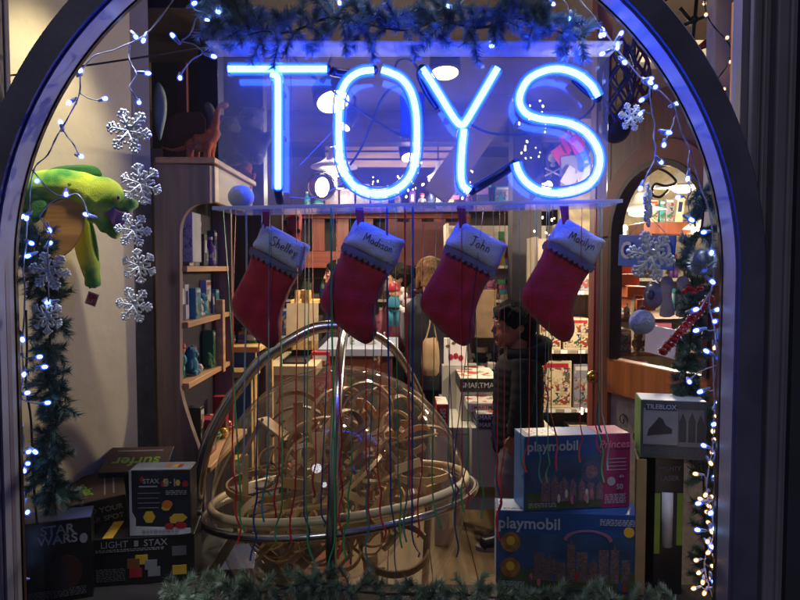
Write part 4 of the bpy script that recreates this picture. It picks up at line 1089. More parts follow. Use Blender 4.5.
# ---- shelf unit along the left wall, receding
def shelf_unit(name, label, a, b, inward, depth, zs, ztop, mt, side=True):
    a = V(a); b = V(b); r = (b - a).normalized(); iw = V(inward)
    t = thing(name, label, 'shelf unit', ((a + b) / 2).to_tuple()[:2] + (0,))
    Mx = Matrix((r, iw, V((0, 0, 1)))).transposed(); L = (b - a).length; mid = (a + b) / 2
    c = lambda al, dp, z: a + r * al + iw * dp + V((0, 0, z - a.z))
    part('back_panel', MB().box(c(L / 2, depth + .01, ztop / 2), (L, .012, ztop), Mx), mt, t)
    for al in ((0.012, L - .012) if side else ()): part('side_panel', MB().box(c(al, depth / 2, ztop / 2), (.022, depth, ztop), Mx), mt, t, bevel=.002)
    for z in zs: part('shelf', MB().box(c(L / 2, depth / 2, z - .0125), (L - .05, depth - .004, .025), Mx), mt, t, bevel=.002); [part('price_tag', MB().box(c(L * (.08 + .21 * i_ + RGd.uniform(-.05, .05)), -.002, z - .012), (.045, .002, .022), Mx), m_cardwhite, t) for i_ in range(5)]
    return lambda al, z: c(al, .02, z + .001), L
m_shw = mat('white shelf paint', '#b5aa98', .55, var=.07)
def unit(name, label, a, b, inward, depth, zs, ztop, mt, n, desc, kinds=KIN, cols=None, frm='left'):
    g, L = shelf_unit(name, label, a, b, inward, depth, zs, ztop, mt)
    zz = list(zs) + [ztop]
    for i, z in enumerate(zs):
        hgap = (zz[i + 1] - z - .03) if i + 1 < len(zz) else .25
        fill('%s shelf up of %s' % (ordinal(i), desc), g(.04, z), g(L - .04, z), n, min(hgap, .34), depth * .7, inward, kinds, cols, frm)
XL = -1.14
unit('toy_shelves', 'white toy shelves receding along the left side of the shop', (XL, 3.35, 0), (XL, 5.3, 0), (-1, 0, 0), .3, [.55, .9, 1.2, 1.48, 1.72], 2.1, m_shw, 12, 'left white shelves', frm='front')
unit('toy_shelves', 'tall toy shelves against the back wall under the rail', (-1.25, 6.3, 0), (1.3, 6.3, 0), (0, 1, 0), .3, [.5, .85, 1.2], 1.52, m_shw, 17, 'long back shelves')
unit('toy_shelves', 'crowded shelves between the third and fourth stocking', (.36, 5.2, 0), (1.28, 5.2, 0), (0, 1, 0), .28, [.7, .98, 1.25, 1.52], 1.85, m_shw, 9, 'shelves between two stockings')
unit('game_shelves', 'cream game shelves behind the boy in the dark jacket', (P(537, 0, 4.25).x, 4.25, 0), (P(604, 0, 4.25).x, 4.25, 0), (0, 1, 0), .25, [.28, P(0, 409, 4.25).z, P(0, 350, 4.25).z, P(0, 291, 4.25).z], 1.7, mat('cream shelf paint', '#8d8071', .6), 2, 'cream game shelves', ['game box'], ['cream', 'teal', 'brown', 'grey', 'navy'])
hi = part('high_shelf', MB().span((-.9, 5.7, 1.985), (1.3, 5.95, 2.01)), m_beam, bevel=.003); tag(hi, 'dark high shelf of toys under the letters O and Y', 'shelf')
fill('the dark high shelf', (-.85, 5.72, 2.011), (1.25, 5.72, 2.011), 18, .26, .2, (0, 1, 0), cols=['navy', 'black', 'grey', 'brown', 'purple', 'teal'])
unit('toy_shelves', 'shelves of goods seen through the arched door glass', (1.5, 5.2, 0), (3.2, 5.2, 0), (0, 1, 0), .3, [.5, .85, 1.15, 1.42], 1.72, m_shw, 10, 'shelves behind arched door')

# ---------------------------------------------------------------- tables and counter
def table(name, label, a, b, z, mt, mleg, th=.04, leg=.05, skirt=None):
    t = thing(name, label, 'table', ((a[0] + b[0]) / 2, (a[1] + b[1]) / 2, 0))
    part('table_top', MB().span((a[0], a[1], z - th), (b[0], b[1], z)), mt, t, bevel=.004)
    for x in (a[0] + leg, b[0] - leg):
        for y in (a[1] + leg, b[1] - leg): part('leg', MB().span((x - leg / 2, y - leg / 2, 0), (x + leg / 2, y + leg / 2, z - th - .001)), mleg, t, bevel=.003)
    if skirt: part('skirt', MB().span((a[0] + .02, a[1] + .015, .1), (b[0] - .02, a[1] + .02, z - th - .001)), skirt, t)
    else: part('apron', MB().span((a[0] + leg * 2, a[1] + .02, z - th - .09), (b[0] - leg * 2, a[1] + .04, z - th - .001)), mleg, t)
    return t
ztab = P(0, 349, 4.35).z
table('counter_table', 'wooden table with grey blue top behind the maze globe', (P(316, 0, 4.35).x, 4.35), (P(398, 0, 4.35).x, 5.1), ztab, m_grey, m_brownwood, .05, .08)
item('game box', 'red', V((P(318, 0, 4.3).x, 4.30, .55)), (1, 0, 0), (0, -1, 0), .12, .4, .1, 'red box standing under the left end of the grey topped table')
table('low_stand', 'low stand under the red box by the grey topped table', (P(308, 0, 4.2).x, 4.2), (P(332, 0, 4.2).x, 4.34), .549, m_dark, m_dark)
fill('the grey topped table', (P(340, 0, 4.6).x, 4.6, ztab + .001), (P(392, 0, 4.6).x, 4.6, ztab + .001), 3, .12, .1, (0, 1, 0), ['block tower', 'game box', 'bottle'], ['white', 'cream', 'red'])
zt2 = P(0, 344, 3.55).z
table('play_table', 'wooden framed play table with blue skirt beside the left shelves', (P(206, 0, 3.5).x, 3.42), (P(258, 0, 3.5).x, 3.95), zt2, m_birch, m_birch, .03, .04, mat('blue board', '#24466a', .6))
fill('the wooden play table', (P(214, 0, 3.55).x, 3.55, zt2 + .001), (P(252, 0, 3.55).x, 3.55, zt2 + .001), 4, .1, .09, (0, 1, 0), ['block tower', 'ball', 'toy figure'], ['orange', 'red', 'yellow', 'white'])
fill('the back edge of the wooden play table', (P(214, 0, 3.8).x, 3.8, zt2 + .001), (P(262, 0, 3.8).x, 3.8, zt2 + .001), 4, .22, .09, (0, 1, 0), ['soft toy', 'block tower', 'game box'], ['cream', 'blue', 'white', 'brown'])
table('toy_stool', 'small wooden play stand below the left end of the table', (P(212, 0, 3.25).x, 3.25), (P(250, 0, 3.25).x, 3.4), P(0, 372, 3.25).z, m_birch, m_birch, .03, .035, mat('pale blue board', '#3a6372', .6))
# cream platform with a black tray
zp = P(0, 366, 4.0).z
table('display_plinth', 'cream plinth with a black tray on it left of the counter', (P(262, 0, 4.0).x, 4.0), (P(314, 0, 4.0).x, 4.7), zp, mat('cream laminate', '#a89878', .5), mat('cream laminate', '#a89878', .5), .06, .06, mat('cream laminate', '#a89878', .5))
a = P(283, 360, 4.1); mb = MB(); mb.span((a.x, 4.08, zp + .001), (a.x + .15, 4.4, zp + .012)); mb.span((a.x + .005, 4.39, zp + .0125), (a.x + .145, 4.4, zp + .05)); mb.span((a.x + .0, 4.08, zp + .0125), (a.x + .008, 4.38, zp + .03)); mb.span((a.x + .142, 4.08, zp + .0125), (a.x + .15, 4.38, zp + .03))
tag(part('black_tray', mb, m_black, loc=V((a.x, 4.08, zp)), bevel=.002), 'shallow black tray on the cream plinth', 'tray')
# easel-like yellow and tan toys left of the plinth
table('tan_case', 'tan cardboard stand behind the first stocking', (P(288, 0, 4.9).x, 4.9), (P(316, 0, 4.9).x, 5.1), P(0, 300, 4.9).z, m_birch, mat('kraft board', '#a58a62', .7), .03, .04, mat('kraft board', '#a58a62', .7))
t = thing('toy_easel', 'folding wooden easel standing behind the first stocking', 'easel', (P(300, 0, 4.6).x, 4.6, 0))
b0 = P(303, 290, 4.6)
for dx in (-.12, .12): part('leg', MB().beam(V((b0.x + dx, 4.55, 0)), V((b0.x + dx * .3, 4.6, b0.z)), .03, .03), m_birch, t)
part('leg', MB().beam(V((b0.x, 4.85, 0)), V((b0.x, 4.62, b0.z)), .03, .03), m_birch, t)
part('board', MB().box((b0.x, 4.56, b0.z - .22), (.22, .012, .26), Matrix.Rotation(-.12, 3, 'X')), GM['cream'], t)
# red felt with black spots hanging under the shelf line
mb = MB(); mb.puff(sp2([(288, 214), (300, 211), (302, 222), (300, 236), (292, 240), (284, 232), (282, 222)], 3), lambda u, v, w: P(u, v, 3.6 + w), .08, 5)
lb = thing('ladybird_toy', 'red ladybird soft toy with black spots behind the first stocking loop', 'soft toy', P(292, 226, 3.6)); part('body', mb, GM['red'], lb, smooth=True)
for x, y in ((286, 222), (297, 218), (298, 231), (290, 233)): part('spot', MB().ell(P(x, y, 3.562), (.014, .006, .014), 10, 6), m_black, lb)
tag(part('hanging_string', MB().tube([P(292, 213, 3.6), V((P(292, 213, 3.6).x, 3.6, 2.745))], .003, 5), m_dark), 'thin dark cord holding the ladybird toy', 'cord')
# puzzle display table
m_wt = mat('white laminate', '#a8a294', .45, var=.05)
xa, xb = P(436, 0, 4.3).x, P(536, 0, 4.3).x
table('puzzle_table', 'long white table of magnet sets beside the boy', (xa + .05, 3.75), (xb, 5.0), P(0, 384, 4.15).z - .18, m_wt, m_wt, .04, .06, m_wt)
zt3 = P(0, 384, 4.15).z - .18
def carton(label, x0, x1, Y, z, h, d, mt, txt=None, tmat=None, tsize=.05, yaw=0, top=None, vert=False):
    t = thing('magnet_set', label, 'toy box', ((x0 + x1) / 2, Y, z), (0, 0, yaw), group='magnet set boxes')
    w_ = x1 - x0
    mb = MB(); mb.span((-w_ / 2, 0, 0), (w_ / 2, d, h)); part('carton', mb, mt, t, local=True, bevel=.002)
    if txt:
        mb = text_mb(txt, tsize, .0008, .012); M_ = frame((0, -.0015, h / 2), (0, 0, -1) if vert else (1, 0, 0), (1, 0, 0) if vert else (0, 0, 1)); mb.xf(M_); part('lettering', mb, tmat, t, local=True)
    if top:
        mb = MB(); mb.span((-w_ / 2 * .96, .008, h + .0008), (w_ / 2 * .96, d - .008, h + .0018)); part('lid_print', mb, top, t, local=True)
    return t
pr_white = printed('white lid print', ['#b9b2a2', '#c4bcab', '#b9b2a2', '#a3402e', '#b9b2a2', '#c4bcab', '#7c7668'], 10)
pr_red = printed('red strip print', ['#9a2a22', '#a8352a', '#b9b2a2', '#8a221c'], 22)
Ya = 3.9; g_ = lambda x, Y: P(x, 0, Y).x
zA = P(0, 392, Ya).z
carton('dark banded magnet set lettered across its front, on the white table', g_(462, Ya), g_(503, Ya), Ya, zA, P(0, 379, Ya).z - zA, .45, GM['black'], 'SMARTMAX', GM['white'], .043, top=pr_white)
zB = P(0, 384, 3.85).z
tag(part('support_riser', MB().span((g_(463, Ya), Ya + .01, zt3 + .001), (g_(503, Ya), Ya + .4, zA - .001)), m_wt, bevel=.003), 'white riser under the dark banded magnet set', 'riser')
carton('red striped white set in the middle tier of the table', g_(470, 3.7), g_(506, 3.7), 3.7, P(0, 412, 3.7).z, .05, .3, pr_red if 0 else GM['white'], 'SMARTMAX', GM['red'], .03, top=pr_white)
carton('upper dark set with white letters at the front of the table', g_(479, 3.6), g_(511, 3.6), 3.6, P(0, 421, 3.6).z, .036, .25, GM['navy'], 'SMARTMAX', GM['white'], .033, top=pr_white)
carton('lower dark set with white letters at the front of the table', g_(479, 3.6), g_(511, 3.6), 3.6, P(0, 428.5, 3.6).z, .036, .25, GM['navy'], 'SMARTMAX', GM['white'], .033)
tag(part('support_riser', MB().span((g_(474, 3.62), 3.62, .28), (g_(514, 3.62), 3.745, P(0, 428.5, 3.6).z - .001)), m_wt, bevel=.003), 'white riser at the front end of the magnet table', 'riser')
carton('red upright set with white letters running down its edge', g_(438, 3.5), g_(450, 3.5), 3.5, P(0, 436, 3.5).z, .17, .22, GM['red'], 'SMART', GM['white'], .042, vert=True, top=pr_white)
tag(part('support_riser', MB().span((g_(436, 3.5), 3.5, 0), (g_(451, 3.5), 3.75, P(0, 436, 3.5).z - .001)), m_wt, bevel=.003), 'white riser under the red upright set', 'riser')
zz = P(0, 352, 4.6).z
fill('the white magnet table', (g_(444, 4.7), 4.7, zt3 + .001), (g_(502, 4.7), 4.7, zt3 + .001), 5, .28, .14, (0, 1, 0), ['game box', 'picture book'], ['white', 'cream', 'blue', 'white'])
t = thing('display_card', 'white display card with red figures behind the third stocking toe', 'display card', P(456, 365, 4.25))
part('card', MB().span(P(444, 338, 4.25), P(467, 366, 4.25) + V((0, .02, 0))), m_cardwhite, t, bevel=.002)
for x, y in ((451, 357), (456, 356), (461, 358)): part('print', MB().ell(P(x, y, 4.248), (.016, .002, .02), 10, 6), GM['red'], t)
for x, y in ((448, 346), (454, 343)): part('print', MB().ell(P(x, y, 4.248), (.014, .002, .01), 10, 6), GM['brown'], t)
tag(part('support_riser', MB().span((g_(444, 4.25), 4.25, zt3 + .001), (g_(467, 4.25), 4.35, P(0, 366, 4.25).z - .001)), m_wt), 'white riser behind the dark banded magnet set', 'riser')
# tan cabinet door behind the boy's head
tag(part('tan_board', MB().span(P(476, 290, 4.9), P(496, 338, 4.9) + V((0, .03, 0))), mat('tan panel', '#a08566', .6), bevel=.004), 'tan board standing behind the head of the boy', 'board')
# ---------------------------------------------------------------- maze globe
YG = 2.25
C0 = P(341, 491, YG); RS = .432
TILT = Matrix.Rotation(math.radians(-6), 3, 'Y') @ Matrix.Rotation(math.radians(-7), 3, 'X')
gl = thing('maze_globe', 'giant clear globe with a wooden ball maze inside, on a steel stand', 'ball maze', (C0.x, C0.y, 0))
m_shell = clear('clear globe plastic', (.975, .965, .94), .02, 1.42, haze=.03, hazecol=(.8, .75, .6))
part('outer_shell', MB().ell(C0, RS, 72, 40, TILT), m_shell, gl, smooth=True)
part('inner_shell', MB().ell(C0 + V((-.01, 0, -.03)), (.25, .25, .262), 48, 28, TILT), m_shell, gl, smooth=True)
def circ(c, e1, e2, r, a0=0, a1=2 * PI, n=64):
    e1 = V(e1); e2 = V(e2)
    return [c + (e1 * math.cos(a0 + (a1 - a0) * i / n) + e2 * math.sin(a0 + (a1 - a0) * i / n)) * r for i in range(n + 1)]
ex, ey, ez = TILT @ V((1, 0, 0)), TILT @ V((0, 1, 0)), TILT @ V((0, 0, 1))
part('equator_ring', MB().tube(circ(C0 + ez * .012, ex, ey, RS + .002, n=96)[:-1], .0125, 10, closed=True), mat('pale ring wood', '#cbb88e', .3, var=.12), gl, smooth=True)
part('equator_flange', MB().lathe([(RS - .004, -.006), (RS + .012, -.006), (RS + .012, -.002), (RS - .004, -.002), (RS - .004, -.006)], C0, 96, TILT, caps=False), clear('flange plastic', (.9, .88, .8), .1, 1.4, haze=.2, hazecol=(.7, .65, .5)), gl)
part('steel_ring', MB().tube(circ(C0 - ez * .022, ex, ey, RS + .032, n=110)[:-1], .0115, 12, closed=True), m_steel, gl, smooth=True)
# stand: three bent tubes meeting at the top
apex = P(346, 326, 2.30)
def legtube(pts, r=.021): part('stand_leg', MB().tube(smoothpath(pts, 9), r, 14), m_steel, gl, smooth=True)
legtube([apex + V((.02, .0, .0)), P(317, 328, 2.30), P(290, 341, 2.29), P(262, 360, 2.28), P(239, 387, 2.26), P(221, 414, 2.24), P(206, 448, 2.22), P(197, 495, 2.21), P(195, 545, 2.2), P(200, 578, 2.2), V((C0.x - .42, 2.2, .1)), V((C0.x - .40, 2.2, .0))])
legtube([apex + V((0, .02, .0)), P(344, 334, 2.2), P(341, 350, 2.05), P(338, 385, 1.90), P(335, 440, 1.80), P(333, 500, 1.765), P(331, 540, 1.775), P(331, 590, 1.82), V((C0.x - .02, 1.84, .15)), V((C0.x - .02, 1.86, 0))], .0155)
legtube([apex, apex + V((.05, .1, -.015)), apex + V((.17, .26, -.12)), C0 + V((.30, .44, .22)), C0 + V((.34, .50, 0)), C0 + V((.32, .46, -.3)), V((C0.x + .3, C0.y + .42, 0))], .0155)
part('apex_boss', MB().lathe([(.03, -.03), (.034, -.01), (.034, .008), (.02, .016)], apex, 18), m_steel, gl, smooth=True)
part('pivot_pin', MB().tube([apex - V((0, 0, .03)), P(342, 366, 2.28)], .008, 8), m_steel, gl)
part('base_plate', MB().lathe([(.62, 0.001), (.62, .03), (.6, .035)], V((C0.x, C0.y, 0)), 40), mat('rust red base', '#5c2d22', .6), gl)
# bent strips and boards inside
def bandmb(c, e1, e2, r, a0, a1, wd, th=.007, n=28, rise=0):
    e1 = V(e1).normalized(); e2 = V(e2); e2 = (e2 - e1 * e2.dot(e1)).normalized(); nn = e1.cross(e2)
    mb = MB(); vs = []
    for i in range(n + 1):
        a = a0 + (a1 - a0) * i / n; d = e1 * math.cos(a) + e2 * math.sin(a); o = c + nn * rise * i / n
        for rr, w_ in ((r, -wd / 2), (r, wd / 2), (r + th, wd / 2), (r + th, -wd / 2)): vs.append(o + d * rr + nn * w_)
    fs = []
    for i in range(n):
        for k in range(4):
            l = (k + 1) % 4; fs.append((i * 4 + k, i * 4 + l, i * 4 + 4 + l, i * 4 + 4 + k))
    fs += [(3, 2, 1, 0), (n * 4, n * 4 + 1, n * 4 + 2, n * 4 + 3)]
    return mb.add(vs, fs)
g2 = lambda x, y, d=0: P(x, y, YG + d)
X, Z, Yv = V((1, 0, 0)), V((0, 0, 1)), V((0, 1, 0))
woods = [m_birch2, mat('bent pine', '#a87a38', .45, var=.25, scale=12), mat('bent walnut', '#7a5a38', .45, var=.25, scale=12), mat('pale maple', '#d2ae6c', .4, var=.15, scale=12)]
def inside(mb):          # every strip ends at the inner face of the shell
    for j, p in enumerate(mb.v):
        d = p - C0; l = d.length
        if l > RS - .014: mb.v[j] = C0 + d * ((RS - .014) / l)
    return mb
def track(mb, i=0, nm='track'): inside(mb); return part(nm, mb, woods[i], gl, bevel=.0012)
track(bandmb(g2(366, 409), X, Z, .088, 0, 2 * PI, .03), 1); track(bandmb(g2(371, 410, -.05), X, Z + Yv * .3, .062, -.5, 3.6, .026), 3)
track(bandmb(g2(345, 412, .1), X * .4 + Yv * .6, Z, .085, -.3, 3.4, .03), 0)
track(bandmb(g2(372, 445, -.08), X + Z * .4, Z - X * .3, .12, 3.4, 6.0, .028), 3); track(bandmb(g2(395, 455, .05), X, Z + Yv * .4, .09, 2.6, 6.0, .028), 1)
track(bandmb(g2(414, 440, -.05), X + Z * .5, Yv + Z * .4, .06, 0, 5.2, .022), 0)
track(bandmb(g2(300, 455, .0), X, Z + Yv * .2, .27, 1.25, 2.5, .04), 1); track(bandmb(g2(330, 480, -.05), X, Z, .21, .9, 3.0, .03), 0)
track(bandmb(g2(430, 455, .08), X, Z, .1, .3, 3.6, .03), 2); track(bandmb(g2(300, 440, .14), X, Z, .12, 0, 3.4, .03), 2)
track(bandmb(g2(392, 395, .0), X * .8 + Z * .4, -Z + X * .5, .12, -.4, 1.2, .03), 3)
track(bandmb(g2(340, 500, 0), X, Yv, .24, 3.3, 6.0, .03), 3); track(bandmb(g2(340, 512, 0), X, Yv, .22, 2.8, 6.6, .03, rise=.05), 0)
track(bandmb(g2(350, 520, .02), X, Yv + Z * .2, .20, 0.2, 3.2, .03, rise=.06), 1)
track(bandmb(g2(300, 545, 0), X, Yv, .1, 0, 5.5, .02, rise=.05), 3); track(bandmb(g2(395, 548, -.06), X, Yv + Z * .4, .11, .4, 6.1, .03), 2)
track(bandmb(g2(425, 480, -.1), X, Yv, .085, 0, 5.6, .022, rise=.03), 0); track(bandmb(g2(258, 480, -.05), X, Yv, .1, 1, 5.9, .022, rise=-.04), 1)
def board(a, b, wd, th, i=0, up=(0, 1, 0)):
    mb = MB(); mb.beam(a, b, wd, th, up); return part('board', inside(mb), woods[i], gl, bevel=.002)
board(g2(317, 432, -.1), g2(317, 508, -.14), .03, .008, 3); board(g2(298, 402, .02), g2(299, 500, 0), .035, .008, 1); board(g2(344, 395, .1), g2(346, 470, .1), .04, .01, 2)
board(g2(366, 440, .12), g2(366, 520, .1), .05, .008, 1); board(g2(282, 420, .1), g2(283, 500, .1), .03, .008, 2); board(g2(406, 420, .1), g2(408, 505, .08), .04, .008, 1)
board(g2(236, 492, -.1), g2(300, 478, .1), .008, .09, 2); board(g2(245, 470, 0), g2(282, 462, 0), .006, .006, 0); board(g2(262, 418, .05), g2(240, 462, 0), .09, .008, 2, (1, .3, 0))
board(g2(262, 418, .05), g2(290, 440, .02), .008, .10, 1); board(g2(248, 512, -.2), g2(316, 496, -.05), .02, .012, 3); board(g2(256, 517, -.22), g2(330, 505, -.26), .012, .02, 0)
board(g2(398, 442, -.1), g2(428, 436, 0), .10, .008, 0, (0, .5, 1)); board(g2(380, 470, 0), g2(405, 440, .0), .04, .008, 1); board(g2(340, 470, -.05), g2(372, 455, 0), .05, .008, 2)
board(g2(408, 500, -.05), g2(440, 488, .1), .05, .01, 1); board(g2(360, 538, -.1), g2(375, 522, -.1), .04, .04, 0); board(g2(276, 560, 0), g2(250, 535, 0), .03, .008, 2)
board(g2(370, 555, -.05), g2(372, 580, -.05), .05, .03, 3); board(g2(320, 545, -.1), g2(300, 565, -.1), .04, .03, 2); board(g2(395, 470, -.15), g2(420, 462, -.1), .03, .008, 3); board(g2(245, 500, -.15), g2(246, 455, -.15), .02, .006, 0)
RM = random.Random(4)
for k in range(80):
    d = V((RM.gauss(0, 1), RM.gauss(0, 1), RM.gauss(0, 1) + .35)).normalized() * RM.uniform(.1, .33); c = C0 + d
    e1 = V((RM.gauss(0, 1), RM.gauss(0, 1), RM.gauss(0, 1))).normalized(); e2 = e1.orthogonal()
    r = min(RM.uniform(.03, .11), RS - .02 - d.length - .02)
    a0 = RM.uniform(0, 6); track(bandmb(c, e1, e2, r, a0, a0 + RM.uniform(2, 5.5), RM.uniform(.010, .026), .005, 20), RM.choice((0, 1, 2, 3)))
for k in range(26):
    d = V((RM.gauss(0, 1), RM.gauss(0, 1), -abs(RM.gauss(.6, .5)))).normalized() * RM.uniform(.15, .32); e1 = V((RM.gauss(0, 1), RM.gauss(0, 1), RM.gauss(0, .6))).normalized()
    track(bandmb(C0 + d, e1, e1.orthogonal(), RM.uniform(.04, .1), 0, RM.uniform(3, 6), RM.uniform(.012, .028), .005, 20), RM.choice((0, 1, 3)))
    d = V((RM.gauss(0, 1), RM.gauss(0, 1), RM.gauss(0, .5))).normalized() * RM.uniform(.05, .27); c = C0 + d
    v = V((RM.gauss(0, 1), RM.gauss(0, 1), RM.gauss(0, .5))).normalized() * RM.uniform(.03, .08)
    board(c - v, c + v, RM.uniform(.01, .05), .006, RM.choice((0, 1, 2, 3)))
for k in range(22):
    d = V((RM.gauss(0, 1), RM.gauss(0, 1), RM.gauss(0, .6))).normalized() * RM.uniform(.1, .32); c = C0 + d
    part('peg', MB().lathe([(.005, -.02), (.005, .02)], c, 8, Euler((RM.uniform(0, 3), RM.uniform(0, 3), 0)).to_matrix()), woods[RM.choice((0, 3))], gl, smooth=True)

# things on the floor left of the globe
tag(part('floor_mat', MB().span((-1.25, 2.75, .001), (-.25, 3.6, .012)), mat('red brown mat', '#6a3a2c', .9, bump=.3, bscale=200)), 'red brown mat on the floor behind the globe stand', 'mat')
a = P(214, 550, 2.75)
t = thing('flat_box', 'flat dark blue box with a tan patch low behind the left stand leg', 'box', (-.74, 2.6, .0), (0, 0, .12))
mb = MB(); mb.span((-.16, -.12, .30), (.16, .12, .34)); part('carton', mb, GM['navy'], t, local=True, bevel=.003)
mb = MB(); mb.span((-.07, -.06, .3405), (.0, 0, .342)); part('patch', mb, GM['cream'], t, local=True)
mb = MB(); mb.span((-.15, -.11, 0.013), (.15, .11, .298)); part('stand_block', mb, m_dark, t, local=True)
t = thing('green_book', 'green and yellow book leaning beside the cabinet foot', 'book', (-.80, 2.78, .0))
part('cover', MB().box((-.78, 2.86, .40), (.22, .02, .2), Matrix.Rotation(-.5, 3, 'X')), mat('lime cover', '#6d7c22', .5), t, bevel=.002)
part('stand_block', MB().span((-.88, 2.8, .013), (-.68, 2.96, .30)), m_dark, t)
fill('the floor rack beside the cabinet foot', (-.86, 2.95, .42), (-.50, 3.1, .42), 5, .22, .1, (0, 1, 0), ['toy figure', 'soft toy', 'game box'], ['green', 'teal', 'black', 'yellow'])
tag(part('floor_rack', MB().span((-.9, 2.9, .013), (-.48, 3.35, .415)), m_dark, bevel=.004), 'low dark rack of toys beside the cabinet foot', 'rack')

# ---------------------------------------------------------------- boxed toys in the window
def wbox(label, cx, Y, z, w_, h, d, yaw, mt, pitch=0, roll=0, cat='toy box', name='toy_box'):
    t = thing(name, label, cat, (cx, Y, z), (pitch, roll, yaw))
    mb = MB(); mb.span((-w_ / 2, 0, 0), (w_ / 2, d, h)); part('carton', mb, mt, t, local=True, bevel=.0015)
    t['w'] = w_; t['h'] = h; t['d'] = d
    del t['w'], t['h'], t['d']
    return t
def fr(t, x0, z0, x1, z1, mt, o=.0008, nm='print_panel'):
    mb = MB(); mb.span((x0, -o, z0), (x1, -.0001, z1)); return part(nm, mb, mt, t, local=True)
def fpoly(t, poly, mt, o=.0012, nm='picture'):
    mb = MB(); mb.prism(poly, lambda u, v, w: V((u, w, v)), -o, -.0001); return part(nm, mb, mt, t, local=True)
def fell(t, x, z, rx, rz, mt, o=.0014, nm='picture', n=18):
    return fpoly(t, [(x + rx * math.cos(2 * PI * k / n), z + rz * math.sin(2 * PI * k / n)) for k in range(n)], mt, o, nm)
def ftext(t, s, x, z, size, mt, o=.0022, bold=.012, shear=0, rot=0):
    mb = text_mb(s, size, .0003, bold, shear); mb.xf(frame((x, -o, z), (math.cos(rot), 0, math.sin(rot)), (-math.sin(rot), 0, math.cos(rot)))); return part('lettering', mb, mt, t, local=True)
def ttext(t, s, x, y, z, size, mt, flip=False, bold=.012, ang=0):
    mb = text_mb(s, size, .0003, bold); a = PI + ang if flip else ang
    mb.xf(frame((x, y, z + .001), (math.cos(a), math.sin(a), 0), (-math.sin(a), math.cos(a), 0))); return part('lettering', mb, mt, t, local=True)
def tpanel(t, x0, y0, x1, y1, z, mt, nm='top_print'):
    mb = MB(); mb.span((x0, y0, z + .0001), (x1, y1, z + .0008)); return part(nm, mb, mt, t, local=True)
m_pblue = mat('box blue', '#204484', .35, var=.08, scale=4); m_psky = mat('box sky picture', '#2c456c', .35, var=.45, scale=14); m_pland = mat('box meadow picture', '#3d4a2e', .35, var=.4, scale=20)
m_mag = mat('box magenta', '#8a2258', .35, var=.08); m_pale = mat('box pale letters', '#9aa0b0', .4, var=.04); m_stonep = printed('castle picture', ['#5d4a4c', '#6d5a58', '#4d3f4c', '#756560', '#5a4452', '#403a48'], 70)
m_pastel = printed('palace picture', ['#6a5272', '#805f74', '#544866', '#8a7076', '#5f3f58', '#484868'], 70)
def fineprint(t, x0, x1, z0, n, mt, seed, o=.0016, hh=.0022):
    RP = random.Random(seed); mb = MB(); z = z0
    for k in range(n):
        x = x0
        while x < x1:
            l = RP.uniform(.004, .014); e_ = min(x + l, x1); mb.span((x, -o, z), (e_, -o + .0006, z + hh)); x = e_ + .003
        z += hh * 2.1
    return part('fine_print', mb, mt, t, local=True)
# lower play set box
def lowbox():
    Y = 1.76; x0, x1 = P(501, 0, Y).x, P(648, 0, Y).x; z0 = .621; h = P(0, 513, Y).z - z0; w_ = x1 - x0
    t = wbox('large blue play set box at the bottom, pale letters and a castle picture', (x0 + x1) / 2, Y, z0, w_, h, .10, -.10, m_pblue)
    fr(t, -w_ * .49, h * .02, w_ * .49, h * .72, m_psky, nm='picture_ground'); fr(t, -w_ * .488, h * .02, w_ * .488, h * .26, m_pland, .0010, 'picture_meadow')
    RC = random.Random(9)
    for k in range(9):
        x = -w_ * .2 + k * w_ * .075; hh = h * RC.uniform(.24, .5); ww = w_ * RC.uniform(.05, .09)
        fpoly(t, [(x - ww / 2, h * .12), (x + ww / 2, h * .12), (x + ww / 2, h * .12 + hh), (x + ww * .2, h * .12 + hh), (x, h * .12 + hh + h * .08 * (k % 2)), (x - ww * .2, h * .12 + hh), (x - ww / 2, h * .12 + hh)], m_stonep, .0013 + .00015 * (k % 3), 'castle_tower')
    ar = [(w_ * .14 + w_ * .17 * math.cos(PI * k / 12), h * .66 + h * .13 * math.sin(PI * k / 12)) for k in range(13)]
    fpoly(t, ar + [(a * 1.0 + (w_ * .14 - a) * .14, b * .985 - .002) for a, b in ar[::-1]], mat('box rose arch', '#8a5a7a', .4), .0018, 'arch')
    for zc_ in (h * .6, h * .27):
        fell(t, -w_ * .4, zc_, w_ * .07, h * .13, mat('box ochre disc', '#8a5a34', .4, var=.4, scale=60), .0016, 'inset_picture'); fell(t, -w_ * .4, zc_ + h * .02, w_ * .03, h * .06, GM['yellow'], .0019, 'inset_picture')
    for k in range(10): fell(t, RC.uniform(-.3, .42) * w_, RC.uniform(.06, .2) * h, w_ * .012, h * .05, GM[RC.choice(['pink', 'blue', 'cream', 'purple', 'red'])], .0021, 'printed_figure')
    fineprint(t, w_ * .22, w_ * .46, h * .86, 4, m_pale, 1); fineprint(t, -w_ * .46, -w_ * .3, h * .04, 3, m_pale, 2, .0024); fell(t, w_ * .42, h * .78, .014, .014, GM['yellow'], .0018, 'badge')
    ftext(t, 'playmobil', -w_ * .27, h * .845, .044, m_pale, bold=.02)
    tpanel(t, -w_ * .48, .004, -w_ * .25, .09, h, mat('box white top', '#a9b9d0', .4)); ttext(t, 'playmobil', -w_ * .36, .02, h, .018, m_pblue, bold=.01)
    mb = MB(); mb.span((-w_ / 2 - .0008, .004, .004), (-w_ / 2 - .0001, .096, h - .004)); part('side_panel', mb, mat('box pale side', '#9fb2c4', .4), t, local=True)
lowbox()
